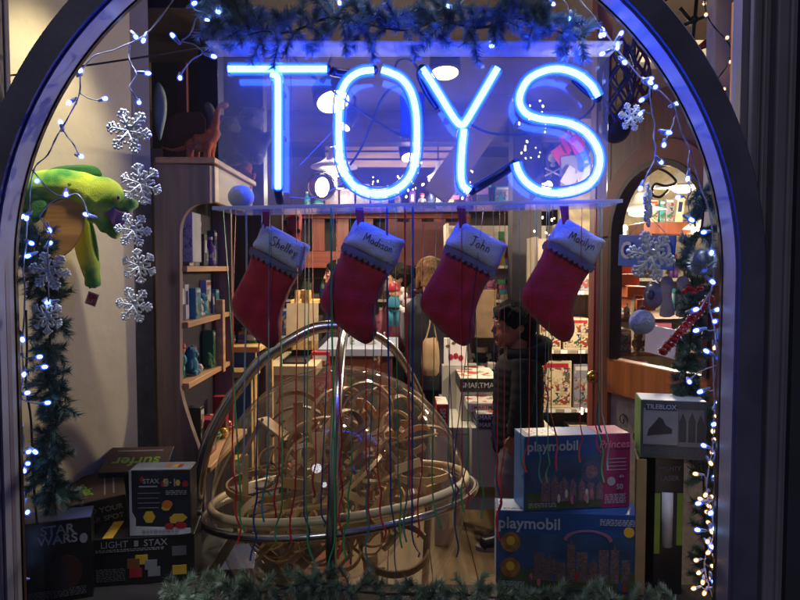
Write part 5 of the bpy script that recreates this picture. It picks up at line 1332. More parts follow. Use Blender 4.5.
def upbox():
    Y = 1.785; x0, x1 = P(527, 0, Y).x, P(641, 0, Y).x; z0 = P(0, 513, 1.76).z + .0015; h = P(0, 435, Y).z - z0; w_ = x1 - x0
    t = wbox('upper play set box, blue fading to magenta, with a palace picture', (x0 + x1) / 2, Y, z0, w_, h, .095, .13, m_pblue)
    fr(t, -w_ * .49, h * .02, w_ * .23, h * .72, m_psky, nm='picture_ground'); fr(t, -w_ * .488, h * .02, w_ * .229, h * .24, m_pland, .0010, 'picture_meadow')
    fr(t, w_ * .23, h * .002, w_ * .498, h * .998, m_mag, .0009, 'magenta_panel')
    RC = random.Random(19)
    for k in range(7):
        x = -w_ * .3 + k * w_ * .085; hh = h * RC.uniform(.15, .36); ww = w_ * RC.uniform(.05, .09)
        fpoly(t, [(x - ww / 2, h * .12), (x + ww / 2, h * .12), (x + ww / 2, h * .12 + hh), (x, h * .12 + hh + h * .1), (x - ww / 2, h * .12 + hh)], m_pastel, .0013 + .00015 * (k % 3), 'palace_tower')
    wheel = [(w_ * .13 + w_ * .1 * math.cos(2 * PI * k / 20), h * .5 + h * .15 * math.sin(2 * PI * k / 20)) for k in range(20)]
    fpoly(t, wheel, mat('box teal disc', '#3c4a72', .4, var=.3, scale=40), .0018, 'carriage_wheel'); fell(t, w_ * .13, h * .5, w_ * .06, h * .09, m_pastel, .0021, 'carriage_wheel')
    for k in range(9): fell(t, RC.uniform(-.35, .2) * w_, RC.uniform(.08, .22) * h, w_ * .014, h * .06, GM[RC.choice(['pink', 'white', 'cream', 'purple'])], .0022, 'printed_figure')
    ftext(t, 'playmobil', -w_ * .24, h * .86, .038, m_pale, bold=.02); ftext(t, 'Princess', w_ * .36, h * .86, .03, mat('box pink letters', '#c56a98', .4), shear=.2, bold=.006)
    for k in range(4): fr(t, w_ * .27, h * (.66 - .05 * k), w_ * .46, h * (.668 - .05 * k), m_pale, .0014, 'small_print')
    fineprint(t, w_ * .26, w_ * .46, h * .06, 6, m_pale, 3); fell(t, w_ * .32, h * .36, .012, .012, m_pale, .0018, 'badge'); fineprint(t, -w_ * .46, -w_ * .2, h * .05, 3, m_pale, 4, .0024)
    ftext(t, '50', w_ * .4, h * .28, .02, m_pale); ftext(t, '4+', w_ * .42, h * .42, .014, m_pale)
    tpanel(t, w_ * .2, .002, w_ * .49, .093, h, m_mag); tpanel(t, -w_ * .44, .006, -w_ * .18, .09, h, printed('top figures', ['#b9a98a', '#a54a3a', '#c9b88a', '#3a5a8a', '#c9b8a0'], 40), 'top_picture')
    mb = MB(); mb.span((-w_ / 2 - .0008, .004, .004), (-w_ / 2 - .0001, .09, h - .004)); part('side_panel', mb, mat('box bright blue side', '#3f7cc4', .4), t, local=True)
upbox()
# tile building set, torch and thin box on the right
Yt = 1.72; x0, x1 = P(650, 0, Yt).x, P(714, 0, Yt).x; zb_ = P(0, 459, Yt).z; h = P(0, 401, Yt).z - zb_; w_ = x1 - x0
t = wbox('dark building tile box with a green edge, stacked on the tall torch box', (x0 + x1) / 2, Yt, zb_, w_, h, .10, -.20, mat('slate carton', '#3a4148', .4))
mb = MB(); mb.span((-w_ / 2 - .0008, 0, .001), (-w_ / 2 - .0001, .1, h - .001)); part('side_panel', mb, mat('apple green card', '#6f9a52', .5), t, local=True)
fr(t, -w_ * .46, h * .24, w_ * .07, h * .86, mat('box grey picture', '#767a86', .4), nm='picture_ground'); fr(t, w_ * .08, h * .22, w_ * .46, h * .86, mat('box dusk picture', '#5d6270', .4), nm='picture_ground')
fr(t, -w_ * .43, h * .83, w_ * .05, h * .95, mat('box navy label', '#28304f', .4), .0012, 'title_label'); ftext(t, 'TILEBLOX', -w_ * .19, h * .89, .017, m_pale, .0018)
ftext(t, 'Rainbow', w_ * .27, h * .9, .012, mat('dim letters', '#4a4f62', .5), .0018)
fineprint(t, -w_ * .44, w_ * .4, h * .08, 4, mat('dim letters', '#4a4f62', .5), 5)
fpoly(t, [(-w_ * .31, h * .4), (-w_ * .02, h * .44), (-w_ * .02, h * .52), (-w_ * .12, h * .58), (-w_ * .16, h * .68), (-w_ * .22, h * .72), (-w_ * .3, h * .6), (-w_ * .38, h * .5), (-w_ * .4, h * .38)], mat('ink house', '#2c2a33', .4))
for x, hh in ((.14, .8), (.28, .82), (.41, .78)): fpoly(t, [(w_ * (x - .055), h * .3), (w_ * (x + .055), h * .3), (w_ * (x + .055), h * (hh - .16)), (w_ * x, h * hh), (w_ * (x - .055), h * (hh - .16))], mat('ink tower', '#26303a', .4))
tpanel(t, -w_ * .49, .002, w_ * .49, .098, h, mat('pale lid', '#8a94a8', .4))
Yt = 1.74; x0, x1 = P(664, 0, Yt).x, P(694, 0, Yt).x; h = zb_ - .6225; w_ = x1 - x0
t = wbox('tall black torch box with a pale tube and lime edges, under the tile box', (x0 + x1) / 2, Yt, .621, w_, h, .09, .0, mat('torch carton', '#17171d', .4))
fr(t, -w_ * .49, h * .3, -w_ * .3, h * .74, mat('lime stripe', '#5d7a24', .5), nm='lime_stripe'); fr(t, w_ * .28, h * .36, w_ * .49, h * .74, mat('lime stripe', '#5d7a24', .5), nm='lime_stripe')
mb = MB(); mb.tube([(-.006, -.004, h * .36), (-.006, -.004, h * .75)], .0145, 14); part('torch_tube', mb, mat('pale tube', '#9a9ca8', .4), t, local=True, smooth=True)
ftext(t, 'MIGHTY', 0, h * .92, .016, mat('dim letters', '#4a4f62', .5)); ftext(t, 'LASER', 0, h * .85, .019, mat('dim letters', '#4a4f62', .5))
Yt = 1.735; x0, x1 = P(645, 0, Yt).x, P(655, 0, Yt).x; w_ = x1 - x0
t = wbox('thin tan board game standing upright left of the torch box', (x0 + x1) / 2, Yt, .621, w_, h - .004, .11, -.30, mat('tan card', '#86704e', .6), name='board_game', cat='game box')
mb = MB(); mb.span((w_ / 2 + .0001, .004, .004), (w_ / 2 + .0008, .106, h - .01)); part('side_panel', mb, mat('plum card', '#3a2448', .5), t, local=True)
mb = text_mb('BIG QUEST', .022, .0003); mb.xf(frame((w_ / 2 + .002, .06, h * .35), (0, 0, 1), (0, -1, 0))); part('lettering', mb, m_pale, t, local=True)
# dark boxes on the left
m_ink2 = mat('black carton', '#101014', .35, var=.2); m_lime = mat('lime letters', '#7fae3a', .5); m_choc = mat('chocolate card', '#4d3830', .5); m_dimw = mat('dim white letters', '#8a8892', .5)
Yb = 1.70; xa, xb = P(12, 0, Yb).x, P(76, 0, Yb).x; w_ = xb - xa; h = P(0, 521, Yb).z - .621
t = wbox('black space toy box with outlined grey letters at the lower left corner', (xa + xb) / 2, Yb, .621, w_, h, .09, .36, m_ink2)
ftext(t, 'STAR', 0, h * .89, .034, m_dimw, bold=.02); ftext(t, 'WARS', 0, h * .77, .034, m_dimw, bold=.02)
tpanel(t, -w_ * .49, .002, w_ * .49, .088, h, mat('box dusk blue', '#34406a', .4)); fell(t, w_ * .1, h * .35, w_ * .25, h * .22, mat('box ember', '#3a1616', .5), nm='picture')
fell(t, w_ * .38, h * .75, w_ * .06, h * .06, m_dimw, nm='badge'); fineprint(t, -w_ * .45, w_ * .4, h * .06, 5, mat('dim white print', '#5a5a62', .5), 6); fpoly(t, [(-w_ * .12, h * .15), (w_ * .16, h * .15), (w_ * .12, h * .42), (w_ * .05, h * .55), (-w_ * .02, h * .55), (-w_ * .1, h * .42)], mat('ink figure', '#2a2226', .4), .0018)
Yb = 1.93; xa, xb = P(68, 0, Yb).x, P(121, 0, Yb).x; w_ = xb - xa; h = P(0, 493, Yb).z - .621
t = wbox('brown topped solar kit box with white letters, tilted between the others', (xa + xb) / 2, Yb, .623, w_, h, .16, .40, mat('blue black card', '#1c2038', .4), pitch=.22, roll=-.1)
tpanel(t, -w_ * .49, .002, w_ * .49, .158, h, m_choc); ttext(t, 'solar', -w_ * .2, .07, h, .04, m_lime, ang=-1.2, bold=.02)
for k in range(2): tpanel(t, w_ * (.12 + .16 * k), .02, w_ * (.15 + .16 * k), .13, h + .0005, m_dimw, 'small_print')
ftext(t, 'FIND YOUR', .004, h * .84, .0235, m_cardwhite, bold=.014); ftext(t, 'SOAR SPOT', .004, h * .70, .0235, m_cardwhite, bold=.014)
fr(t, -w_ * .45, h * .05, w_ * .45, h * .58, mat('box cloud picture', '#4a5a8c', .4, var=.5, scale=25), nm='picture'); fpoly(t, [(0, h * .1), (w_ * .1, h * .3), (w_ * .38, h * .34), (w_ * .1, h * .38), (0, h * .5), (-w_ * .08, h * .36), (-w_ * .35, h * .3), (-w_ * .08, h * .28)], m_ink2)
mb = MB(); mb.span((-w_ / 2 - .0008, .002, .002), (-w_ / 2 - .0001, .158, h - .002)); part('side_panel', mb, mat('kraft side', '#6a4a30', .6), t, local=True)
Yb = 1.99; xa, xb = P(84, 0, Yb).x, P(152, 0, Yb).x; w_ = xb - xa; h = .27
t = wbox('brown lidded surfer kit box at the back by the cream wall', (xa + xb) / 2, Yb + .10, .622, w_, h, .13, .1, mat('blue black card', '#1c2038', .4), pitch=.36)
tpanel(t, -w_ * .49, .002, w_ * .49, .128, h, m_choc); ttext(t, 'surfer', 0, .055, h, .06, m_lime, flip=True, bold=.015)
tpanel(t, -w_ * .35, .105, w_ * .35, .111, h + .0005, m_dimw, 'small_print')
Yb = 1.80; xa, xb = P(82, 0, Yb).x, P(184, 0, Yb).x; w_ = xb - xa; h = P(0, 537, Yb).z - .621
t = wbox('wide black light block box lying under the robot kit box', (xa + xb) / 2, Yb, .621, w_, h, .14, .16, m_ink2)
ftext(t, 'LIGHT', -w_ * .28, h * .87, .026, m_dimw, bold=.0); ftext(t, 'STAX', w_ * .12, h * .87, .026, m_dimw, bold=.0); fr(t, -w_ * .09, h * .81, -w_ * .05, h * .93, m_dimw, nm='logo_mark')
for x, z, c_ in ((-.1, .45, 'brown'), (-.02, .52, 'yellow'), (.07, .4, 'grey'), (-.08, .25, 'red'), (.1, .25, 'grey')): fr(t, w_ * (x - .06), h * (z - .1), w_ * (x + .06), h * (z + .1), GM[c_], .0012 + abs(x) * .002, 'block_picture')
for z in (.66, .25): fr(t, w_ * .28, h * (z - .1), w_ * .42, h * (z + .1), mat('dim white print', '#5a5a62', .5) if z > .5 else GM['yellow'], .0012, 'sticker')
tpanel(t, -w_ * .4, .004, -w_ * .3, .13, h, GM['yellow']); fineprint(t, -w_ * .46, -w_ * .18, h * .1, 8, mat('dim white print', '#5a5a62', .5), 7); fineprint(t, -w_ * .46, w_ * .2, h * .72, 2, m_dimw, 8)
tg_ = MB(); tg_.span((-w_ * .5 - .0008, .01, h * .55), (-w_ * .5 - .0001, .13, h * .9)); part('side_panel', tg_, mat('green gloss', '#1f7a44', .2), t, local=True)
zC = .621 + h + .002; Yb = 1.81; xa, xb = P(120, 0, Yb).x, P(182, 0, Yb).x; w_ = xb - xa; h = P(0, 470, Yb).z - zC
t = wbox('black robot kit box with a white zigzag border, on top of the light block box', (xa + xb) / 2, Yb, zC, w_, h, .075, .06, mat('robot carton', '#1a1d2c', .35))
fpoly(t, [(-w_ * .5, h * .0), (-w_ * .5, h), (-w_ * .46, h), (-w_ * .46, h * .36), (-w_ * .4, h * .26), (-w_ * .4, h * .14), (w_ * .5, h * .1), (w_ * .5, h * .02), (w_ * .3, h * .0)], mat('white border', '#b9bac2', .4), nm='border')
fpoly(t, [(-w_ * .33, h * .86), (-w_ * .29, h * .91), (-w_ * .25, h * .86), (-w_ * .29, h * .81)], GM['red'], nm='logo_mark'); ftext(t, 'STAX', -w_ * .14, h * .83, .018, m_dimw); fr(t, -w_ * .34, h * .74, -w_ * .04, h * .76, m_dimw, .0012, 'small_print')
for k in range(4): fr(t, -w_ * .36, h * (.64 - .075 * k), w_ * (.0 - .03 * (k % 2)), h * (.652 - .075 * k), mat('dim white print', '#5a5a62', .5), .0012, 'small_print')
fineprint(t, -w_ * .3, w_ * .3, h * .05, 2, GM['grey'], 9, .0024); fineprint(t, w_ * .1, w_ * .44, h * .62, 3, m_dimw, 10)
ftext(t, '5\u00b71', w_ * .18, h * .8, .03, m_dimw)
for x, z, rx, rz, c_ in ((.1, .82, .05, .05, 'yellow'), (.3, .8, .04, .05, 'yellow'), (.42, .78, .05, .05, 'red'), (.05, .78, .03, .04, 'red'), (.12, .47, .09, .06, 'orange'), (.1, .42, .08, .05, 'yellow'), (-.18, .28, .1, .1, 'yellow'), (.3, .26, .15, .07, 'yellow'), (.22, .22, .07, .05, 'yellow'), (.34, .14, .1, .05, 'red'), (.15, .13, .08, .05, 'red')):
    fell(t, w_ * x, h * z, w_ * rx, h * rz, GM[c_], .0012 + .0001 * (int(abs(x) * 100) % 9), 'block_picture', 10 if c_ != 'yellow' else 6)
tpanel(t, -w_ * .48, .002, w_ * .48, .073, h, mat('slate lid', '#7d8794', .4)); 
for x, c_ in ((.1, 'orange'), (.22, 'yellow'), (.3, 'red')): tpanel(t, w_ * (x - .04), .02, w_ * (x + .04), .05, h + .0006, GM[c_], 'top_picture')
mb = MB(); mb.span((w_ / 2 + .0001, .01, h * .2), (w_ / 2 + .0008, .07, h * .6)); part('side_panel', mb, mat('dim white print', '#5a5a62', .5), t, local=True)

# ---------------------------------------------------------------- arched door
DA = V((.803, 2.65, 0)); DB = V((1.0345, 1.99, 0)); du = (DB - DA).normalized(); dn_ = V((-du.y, du.x, 0)); Wd = (DB - DA).length
fd = lambda u, v, w: DA + du * u + V((0, 0, v)) + dn_ * w
dr = thing('arched_door', 'reddish wooden door with an arched glass light standing open on the right', 'door', DA)
uo0, uo1 = .085, .595; uc = (uo0 + uo1) / 2; ro = (uo1 - uo0) / 2; zsp = 1.622; zbot_ = 1.15; ztop = 2.12
mb = MB(); mb.prism([(0, 0), (uo0, 0), (uo0, ztop), (0, ztop)], fd, -.02, .02); part('stile', mb, m_brownwood, dr, bevel=.003)
mb = MB(); mb.prism([(uo1, 0), (Wd, 0), (Wd, ztop), (uo1, ztop)], fd, -.02, .02); part('stile', mb, m_brownwood, dr, bevel=.003)
arcp = [(uc + ro * math.cos(PI - PI * k / 20), zsp + ro * math.sin(PI - PI * k / 20)) for k in range(21)]
mb = MB(); mb.prism(arcp + [(uo1 - .0005, ztop), (uo0 + .0005, ztop)], fd, -.019, .019); part('arch_head', mb, m_brownwood, dr)
ring = [(uc + (ro - .02) * math.cos(PI - PI * k / 20), zsp + (ro - .02) * math.sin(PI - PI * k / 20)) for k in range(21)]
bead = [(uo0, zbot_)] + arcp + [(uo1, zbot_), (uo1 - .02, zbot_)] + ring[::-1] + [(uo0 + .02, zbot_)]
mb = MB(); mb.prism(bead, fd, -.03, .024); part('glazing_bead', mb, m_bead, dr)
outr = [(uc + (ro + .07) * math.cos(PI - PI * k / 20), zsp + (ro + .07) * math.sin(PI - PI * k / 20)) for k in range(21)]
mb = MB(); mb.prism(arcp + outr[::-1], fd, -.028, -.0195); part('arch_trim', mb, mat('red brown trim', '#8a4a2c', .35), dr, bevel=.002)
mb = MB(); mb.prism([(uo0 + .0005, zbot_ - .135), (uo1 - .0005, zbot_ - .135), (uo1 - .0005, zbot_), (uo0 + .0005, zbot_)], fd, -.024, .022); part('lock_rail', mb, m_orangewood, dr, bevel=.004)
mb = MB(); mb.prism([(uo0 + .0005, .0), (uo1 - .0005, .0), (uo1 - .0005, .3), (uo0 + .0005, .3)], fd, -.022, .02); part('bottom_rail', mb, m_orangewood, dr, bevel=.004)
mb = MB(); mb.prism([(uo0 + .001, .301), (uo1 - .001, .301), (uo1 - .001, zbot_ - .136), (uo0 + .001, zbot_ - .136)], fd, -.003, .003); part('lower_panel', mb, mat('lace pane', '#8c8272', .5, var=.25, scale=40), dr)
for k in range(5):
    cc = fd(uo0 + .08 + .08 * k, .92 - .05 * (k % 2), -.008); part('scroll', MB().tube([cc + du * (.03 - .003 * j) * math.cos(j * .8) + V((0, 0, (.03 - .003 * j) * math.sin(j * .8))) for j in range(10)], .002, 5), m_dark, dr)
gp = [(uo0, zbot_)] + arcp + [(uo1, zbot_)]
mb = MB(); mb.add([fd(u, v, 0) for u, v in gp], [tuple(range(len(gp)))]); part('glass_pane', mb, m_pane, dr)
part('knob', MB().ell(fd(.045, 1.07, -.06), .026, 14, 10), mat('brass', '#b8923c', .25, metal=1), dr, smooth=True)
part('header', MB().box(fd(Wd / 2, ztop + .05, 0), (.06, .06, .06)), m_brownwood, dr) if 0 else None
tag(part('door_post', MB().span((P(596, 0, 2.72).x, 2.69, 0), (P(611, 0, 2.72).x, 2.77, 2.74)), m_redwood, bevel=.003), 'reddish door post left of the arched door', 'post')
# on and behind the door
def onpane(x, y):   # point on the pane plane seen through pixel (x, y)
    d = P(x, y, 1.0) - V((0, 0, CAMZ)); s_ = (DA - V((0, 0, CAMZ))).dot(dn_) / d.dot(dn_); return V((0, 0, CAMZ)) + d * s_
s1, s2 = onpane(626, 237), onpane(682, 268); sc_ = (s1 + s2) / 2; 
sg = thing('shop_sign', 'blue hanging sign with pale ring letters behind a snowflake on the door', 'sign', sc_ - dn_ * .03)
hw = (s2 - s1).dot(du) / 2; hz = abs(s1.z - s2.z) / 2
Ms = Matrix((du, -dn_, V((0, 0, 1)))).transposed() @ Matrix.Rotation(.06, 3, 'Y')
part('board', MB().box(sc_ - dn_ * .03, (hw * 2, .006, hz * 2), Ms), mat('sign blue', '#1f57a8', .4, var=.06), sg, bevel=.002)
for s_, nm in ((-1, 'C'), (1, 'O')):
    mb = text_mb(nm, .085, .001, .03); mb.xf(frame(sc_ - dn_ * .036 + du * hw * .68 * s_ + V((0, 0, .004 * -s_)), du, (0, 0, 1))); part('lettering', mb, mat('sign cream letters', '#b9b4aa', .5), sg)
for s_ in (-1, 1): part('string', MB().tube([sc_ - dn_ * .03 + du * hw * .7 * s_ + V((0, 0, hz)), onpane(651, 216) - dn_ * .01], .0012, 5), m_wire, sg)
part('suction_cup', MB().lathe([(.014, 0), (.012, .006), (.004, .012)], onpane(665, 240) - dn_ * .036, 12, (-dn_).to_track_quat('Z', 'Y').to_matrix()), mat('clear rubber', '#8a94a0', .2), sg, smooth=True)
cpt = onpane(647, 295) + dn_ * .03
t = thing('suction_hook', 'round clear suction pad stuck on the arched door glass', 'hook', cpt)
Mq = (-dn_).to_track_quat('Z', 'Y').to_matrix()
part('pad', MB().lathe([(.05, 0), (.046, .008), (.02, .012)], cpt, 24, Mq), mat('pad rubber', '#6a7086', .25, var=.1), t, smooth=True); part('hub', MB().lathe([(.018, .012), (.016, .022), (.008, .026)], cpt, 16, Mq), mat('pad hub', '#434a68', .3), t, smooth=True)
k1, k2 = onpane(647, 325), onpane(677, 358)
tag(part('paper_notice', MB().box((k1 + k2) / 2 - dn_ * .006, (abs((k2 - k1).dot(du)), .002, abs(k1.z - k2.z)), Ms), m_cardwhite, loc=(k1 + k2) / 2), 'blank white notice taped to the lower door glass', 'notice')
mb = MB()
for x in (662, 678): mb.puff(sp2([(x - 6, 280), (x + 2, 276), (x + 7, 282), (x + 5, 296), (x + 8, 315), (x - 7, 316), (x - 4, 300)], 3), lambda u, v, w: onpane(u, v) + dn_ * (.02 + w), .01, 3)
tag(part('paper_cutout', mb, mat('grey paper', '#77747a', .7)), 'two pale grey paper cutouts side by side on the door glass', 'paper decoration')
# shelves beyond: brown ledge, green books, stepped orange drawers
tag(part('wall_ledge', MB().span((P(648, 0, 4.4).x, 4.4, P(0, 234, 4.4).z), (P(700, 0, 4.4).x, 4.7, P(0, 222, 4.4).z)), m_brownwood, bevel=.004), 'brown ledge behind the arched door glass holding green books', 'ledge')
fill('the brown ledge behind the arched door', (P(655, 0, 4.45).x, 4.45, P(0, 222, 4.4).z + .001), (P(690, 0, 4.45).x, 4.45, P(0, 222, 4.4).z + .001), 4, .2, .12, (0, 1, 0), ['picture book', 'game box'], ['teal', 'grey', 'cream', 'white'])
m_or = mat('orange drawer', '#c0602a', .5)
for k in range(4):
    x0_, x1_ = 609 + k * 6.5, 632 + k * 5; y0_ = 262 + k * 12
    a = P(x0_, y0_ + 11, 3.4 + .0); b = P(x1_, y0_, 3.4)
    tag(part('orange_step', MB().span((a.x, 3.4 - .04 * k, a.z), (b.x, 3.7, b.z)), m_or, bevel=.004), 'orange stair shaped display step, %s from the top, behind the door' % ordn[k], 'step', 'orange display steps behind the door')
fill('low shelf behind the arched door', (P(612, 0, 3.3).x, 3.3, P(0, 318, 3.3).z), (P(650, 0, 3.3).x, 3.3, P(0, 318, 3.3).z), 4, .13, .1, (0, 1, 0), ['game box', 'bottle', 'picture book'], ['black', 'brown', 'grey', 'cream'])
tag(part('low_shelf', MB().span((P(610, 0, 3.3).x, 3.28, P(0, 322, 3.3).z), (P(700, 0, 3.3).x, 3.6, P(0, 318, 3.3).z - .0005)), m_brownwood, bevel=.003), 'brown shelf below the suction pad behind the door', 'shelf')
fill('the second low shelf behind the door', (P(612, 0, 3.4).x, 3.4, P(0, 352, 3.4).z), (P(700, 0, 3.4).x, 3.4, P(0, 352, 3.4).z), 6, .16, .1, (0, 1, 0), ['game box', 'soft toy', 'picture book'], ['black', 'brown', 'grey', 'cream', 'navy'])
tag(part('low_shelf', MB().span((P(610, 0, 3.4).x, 3.38, P(0, 356, 3.4).z), (P(702, 0, 3.4).x, 3.7, P(0, 352, 3.4).z - .0005)), m_brownwood, bevel=.003), 'lower brown shelf just above the door lock rail', 'shelf')
# iron bracket silhouette in the arch
tag(part('iron_scroll', MB().tube(smoothpath([P(646, 170, 3.0), P(656, 168, 3.0), P(668, 173, 3.0), (P(676, 182, 3.0)), P(666, 186, 3.0), P(655, 184, 3.0), P(652, 194, 3.0), P(660, 197, 3.0), P(668, 190, 3.0)], 5), .006, 8), m_dark, smooth=True), 'dark iron scroll hanging inside the arch of the door', 'scroll')
# ---------------------------------------------------------------- hanging nets and struts at upper right
def net(label, pts_, Y, rad, col, rows=6, n=5):
    mb = MB(); a = P(*pts_[0], Y); b = P(*pts_[1], Y)
    for k in range(n):
        for s_ in (-1, 1):
            pth = []
            for i in range(rows * 4 + 1):
                f = i / (rows * 4); th = 2 * PI * k / n + s_ * .5 * abs(((i / 4) % 2) - 1) * 2 * PI / n * 1.0
                r = rad * (.75 + .25 * math.sin(PI * f)); pth.append(a.lerp(b, f) + V((r * math.cos(th), r * math.sin(th), 0)))
            mb.tube(pth, .0042, 5)
    return tag(part('lattice_toy', mb, col, loc=a), label, 'lattice toy')
net('dark blue expanding lattice toy hanging beside the neon panel', [(622, 42), (616, 124)], 2.0, .045, mat('navy plastic', '#1a1f45', .4))
net('dark and red expanding lattice toy hanging behind the first lattice', [(634, 45), (640, 104)], 2.15, .04, mat('maroon plastic', '#4a1a2c', .4), 5)
tag(part('dark_ball', MB().ell(P(615, 128, 2.2), .05, 20, 12), m_dark, smooth=True), 'dark rounded base under the hanging lattice toys', 'ball')
jack = thing('strut_toy', 'black and red strut toy hanging at the upper right outside the arch', 'strut toy', P(694, 20, 2.1))
for a, b in (((677, 28), (716, 12)), ((697, -4), (692, 48)), ((680, 8), (690, 20))): part('strut', MB().tube([P(*a, 2.1), P(*b, 2.1)], .006, 8), m_black, jack, smooth=True)
for a, b in (((690, 56), (715, 33)), ((695, 50), (716, 42)), ((658, 4), (672, -4))): part('strut', MB().tube([P(*a, 2.12), P(*b, 2.12)], .007, 8), mat('red plastic', '#9a2a24', .4), jack, smooth=True)
part('joint', MB().ell(P(694, 20, 2.1), .014, 12, 8), m_black, jack, smooth=True)
tag(part('pirate_flag', MB().puff(sp2([(540, 150), (552, 144), (565, 152), (566, 172), (556, 182), (544, 178)], 3), lambda u, v, w: P(u, v, 4.6 + w), .02, 3), m_dark), 'black flag hanging inside the letter S', 'flag') if 0 else None
fg = thing('hanging_flag', 'dark flag with a pale skull hanging inside the letter S', 'flag', P(553, 162, 4.7))
mb = MB(); N_ = 10
vs = [P(541 + 24 * i / N_, 146 + 34 * j / 4 + 3 * math.sin(i), 4.7) + V((0, .03 * math.sin(i * 1.3), 0)) for j in range(5) for i in range(N_ + 1)]
mb.add(vs, [(j * 11 + i, j * 11 + i + 1, j * 11 + i + 12, j * 11 + i + 11) for j in range(4) for i in range(N_)]); o = part('cloth', mb, m_dark, fg, smooth=True); o.modifiers.new('solid', 'SOLIDIFY').thickness = .004
part('skull', MB().ell(P(553, 158, 4.64), (.035, .012, .034), 12, 8), m_white, fg, smooth=True); part('jaw', MB().ell(P(553, 165, 4.64), (.02, .01, .016), 10, 6), m_white, fg, smooth=True)
for s_ in (-1, 1): part('crossbone', MB().tube([P(553 - 8 * s_, 176, 4.64), P(553 + 8 * s_, 168, 4.64)], .007, 6), m_white, fg)
for x, y, cn, lb in ((570, 150, 'red', 'red paper bundle hanging behind the right curve of the S'), (582, 158, 'blue', 'blue paper bundle hanging behind the right curve of the S'), (575, 172, 'grey', 'grey paper bundle low behind the S')):
    c = P(x, y, 4.4); mb = MB()
    for k in range(4): mb.box(c + V((RM.uniform(-.06, .06), RM.uniform(-.03, .03), RM.uniform(-.05, .05))), (.1, .012, .12), Euler((RM.uniform(-.3, .3), RM.uniform(-.7, .7), RM.uniform(-.5, .5))).to_matrix())
    tag(part('paper_bundle', mb, GM[cn], loc=c), lb, 'paper bundle')
# ---------------------------------------------------------------- ornaments on the right garland
c = P(642, 322, 1.60)
t = thing('pompom_ornament', 'white fluffy ball ornament hanging before the arched door', 'ornament', c)
part('ball', MB().ell(c, .0305, 26, 18), mat('lavender felt', '#b5b7c8', .95, var=.08, bump=.5, bscale=160, sheen=.4), t, smooth=True); part('cap', MB().lathe([(.006, .028), (.006, .038), (.003, .04)], c, 10), m_steel, t); part('loop', MB().tube([c + V((0, 0, .04)), P(643, 296, 1.6)], .0007, 4), m_wire, t)
a = P(662, 353, 1.59); b = P(712, 296, 1.61); t = thing('beaded_cane', 'red glass rod wrapped with silver beads leaning from the right garland', 'ornament', (a + b) / 2)
d = (b - a); n_ = 15; mb = MB()
for i in range(n_): mb.ell(a + d * (i + .4) / n_, (.0112, .0112, .0095), 14, 8, d.to_track_quat('Z', 'Y').to_matrix())
part('rod', mb, mat('red glass', '#a01a1c', .15, var=.1), t, smooth=True)
mb = MB(); q_ = d.to_track_quat('Z', 'Y').to_matrix()
for i in range(60):
    f = i / 60; th = i * .9; mb.ell(a + d * f + q_ @ V((.0115 * math.cos(th), .0115 * math.sin(th), 0)), .0022, 6, 4)
part('beads', mb, mat('silver bead', '#d8d4d4', .15, metal=.8), t, smooth=True)
c = P(702, 262, 1.58); t = thing('fur_bird', 'silvery round tinsel ornament on the right garland', 'ornament', c); nd = MB()
for k in range(700):
    s = V((RM.gauss(0, 1), RM.gauss(0, 1), RM.gauss(0, 1))).normalized(); wv = s.orthogonal().normalized() * .0006; p = c + V((s.x * .024, s.y * .024, s.z * .03)); nd.add([p - wv, p + wv, p + s * .012], [(0, 1, 2)])
part('ball', MB().ell(c, (.026, .026, .032), 18, 12), mat('grey tinsel', '#6d7688', .4, metal=.4), t, smooth=True); part('tinsel', nd, mat('silver tinsel', '#a5b0c0', .3, metal=.5), t)
c = P(692, 290, 1.585); tag(part('red_berry_pick', MB().ell(c, (.016, .012, .008), 12, 8, Matrix.Rotation(.5, 3, 'Y')).ell(c + V((.02, 0, .004)), .008, 10, 8).ell(c + V((-.018, 0, -.004)), .007, 10, 8), mat('red glass', '#a01a1c', .15), loc=c, smooth=True), 'small red glass pick in the right garland above the beaded rod', 'ornament')
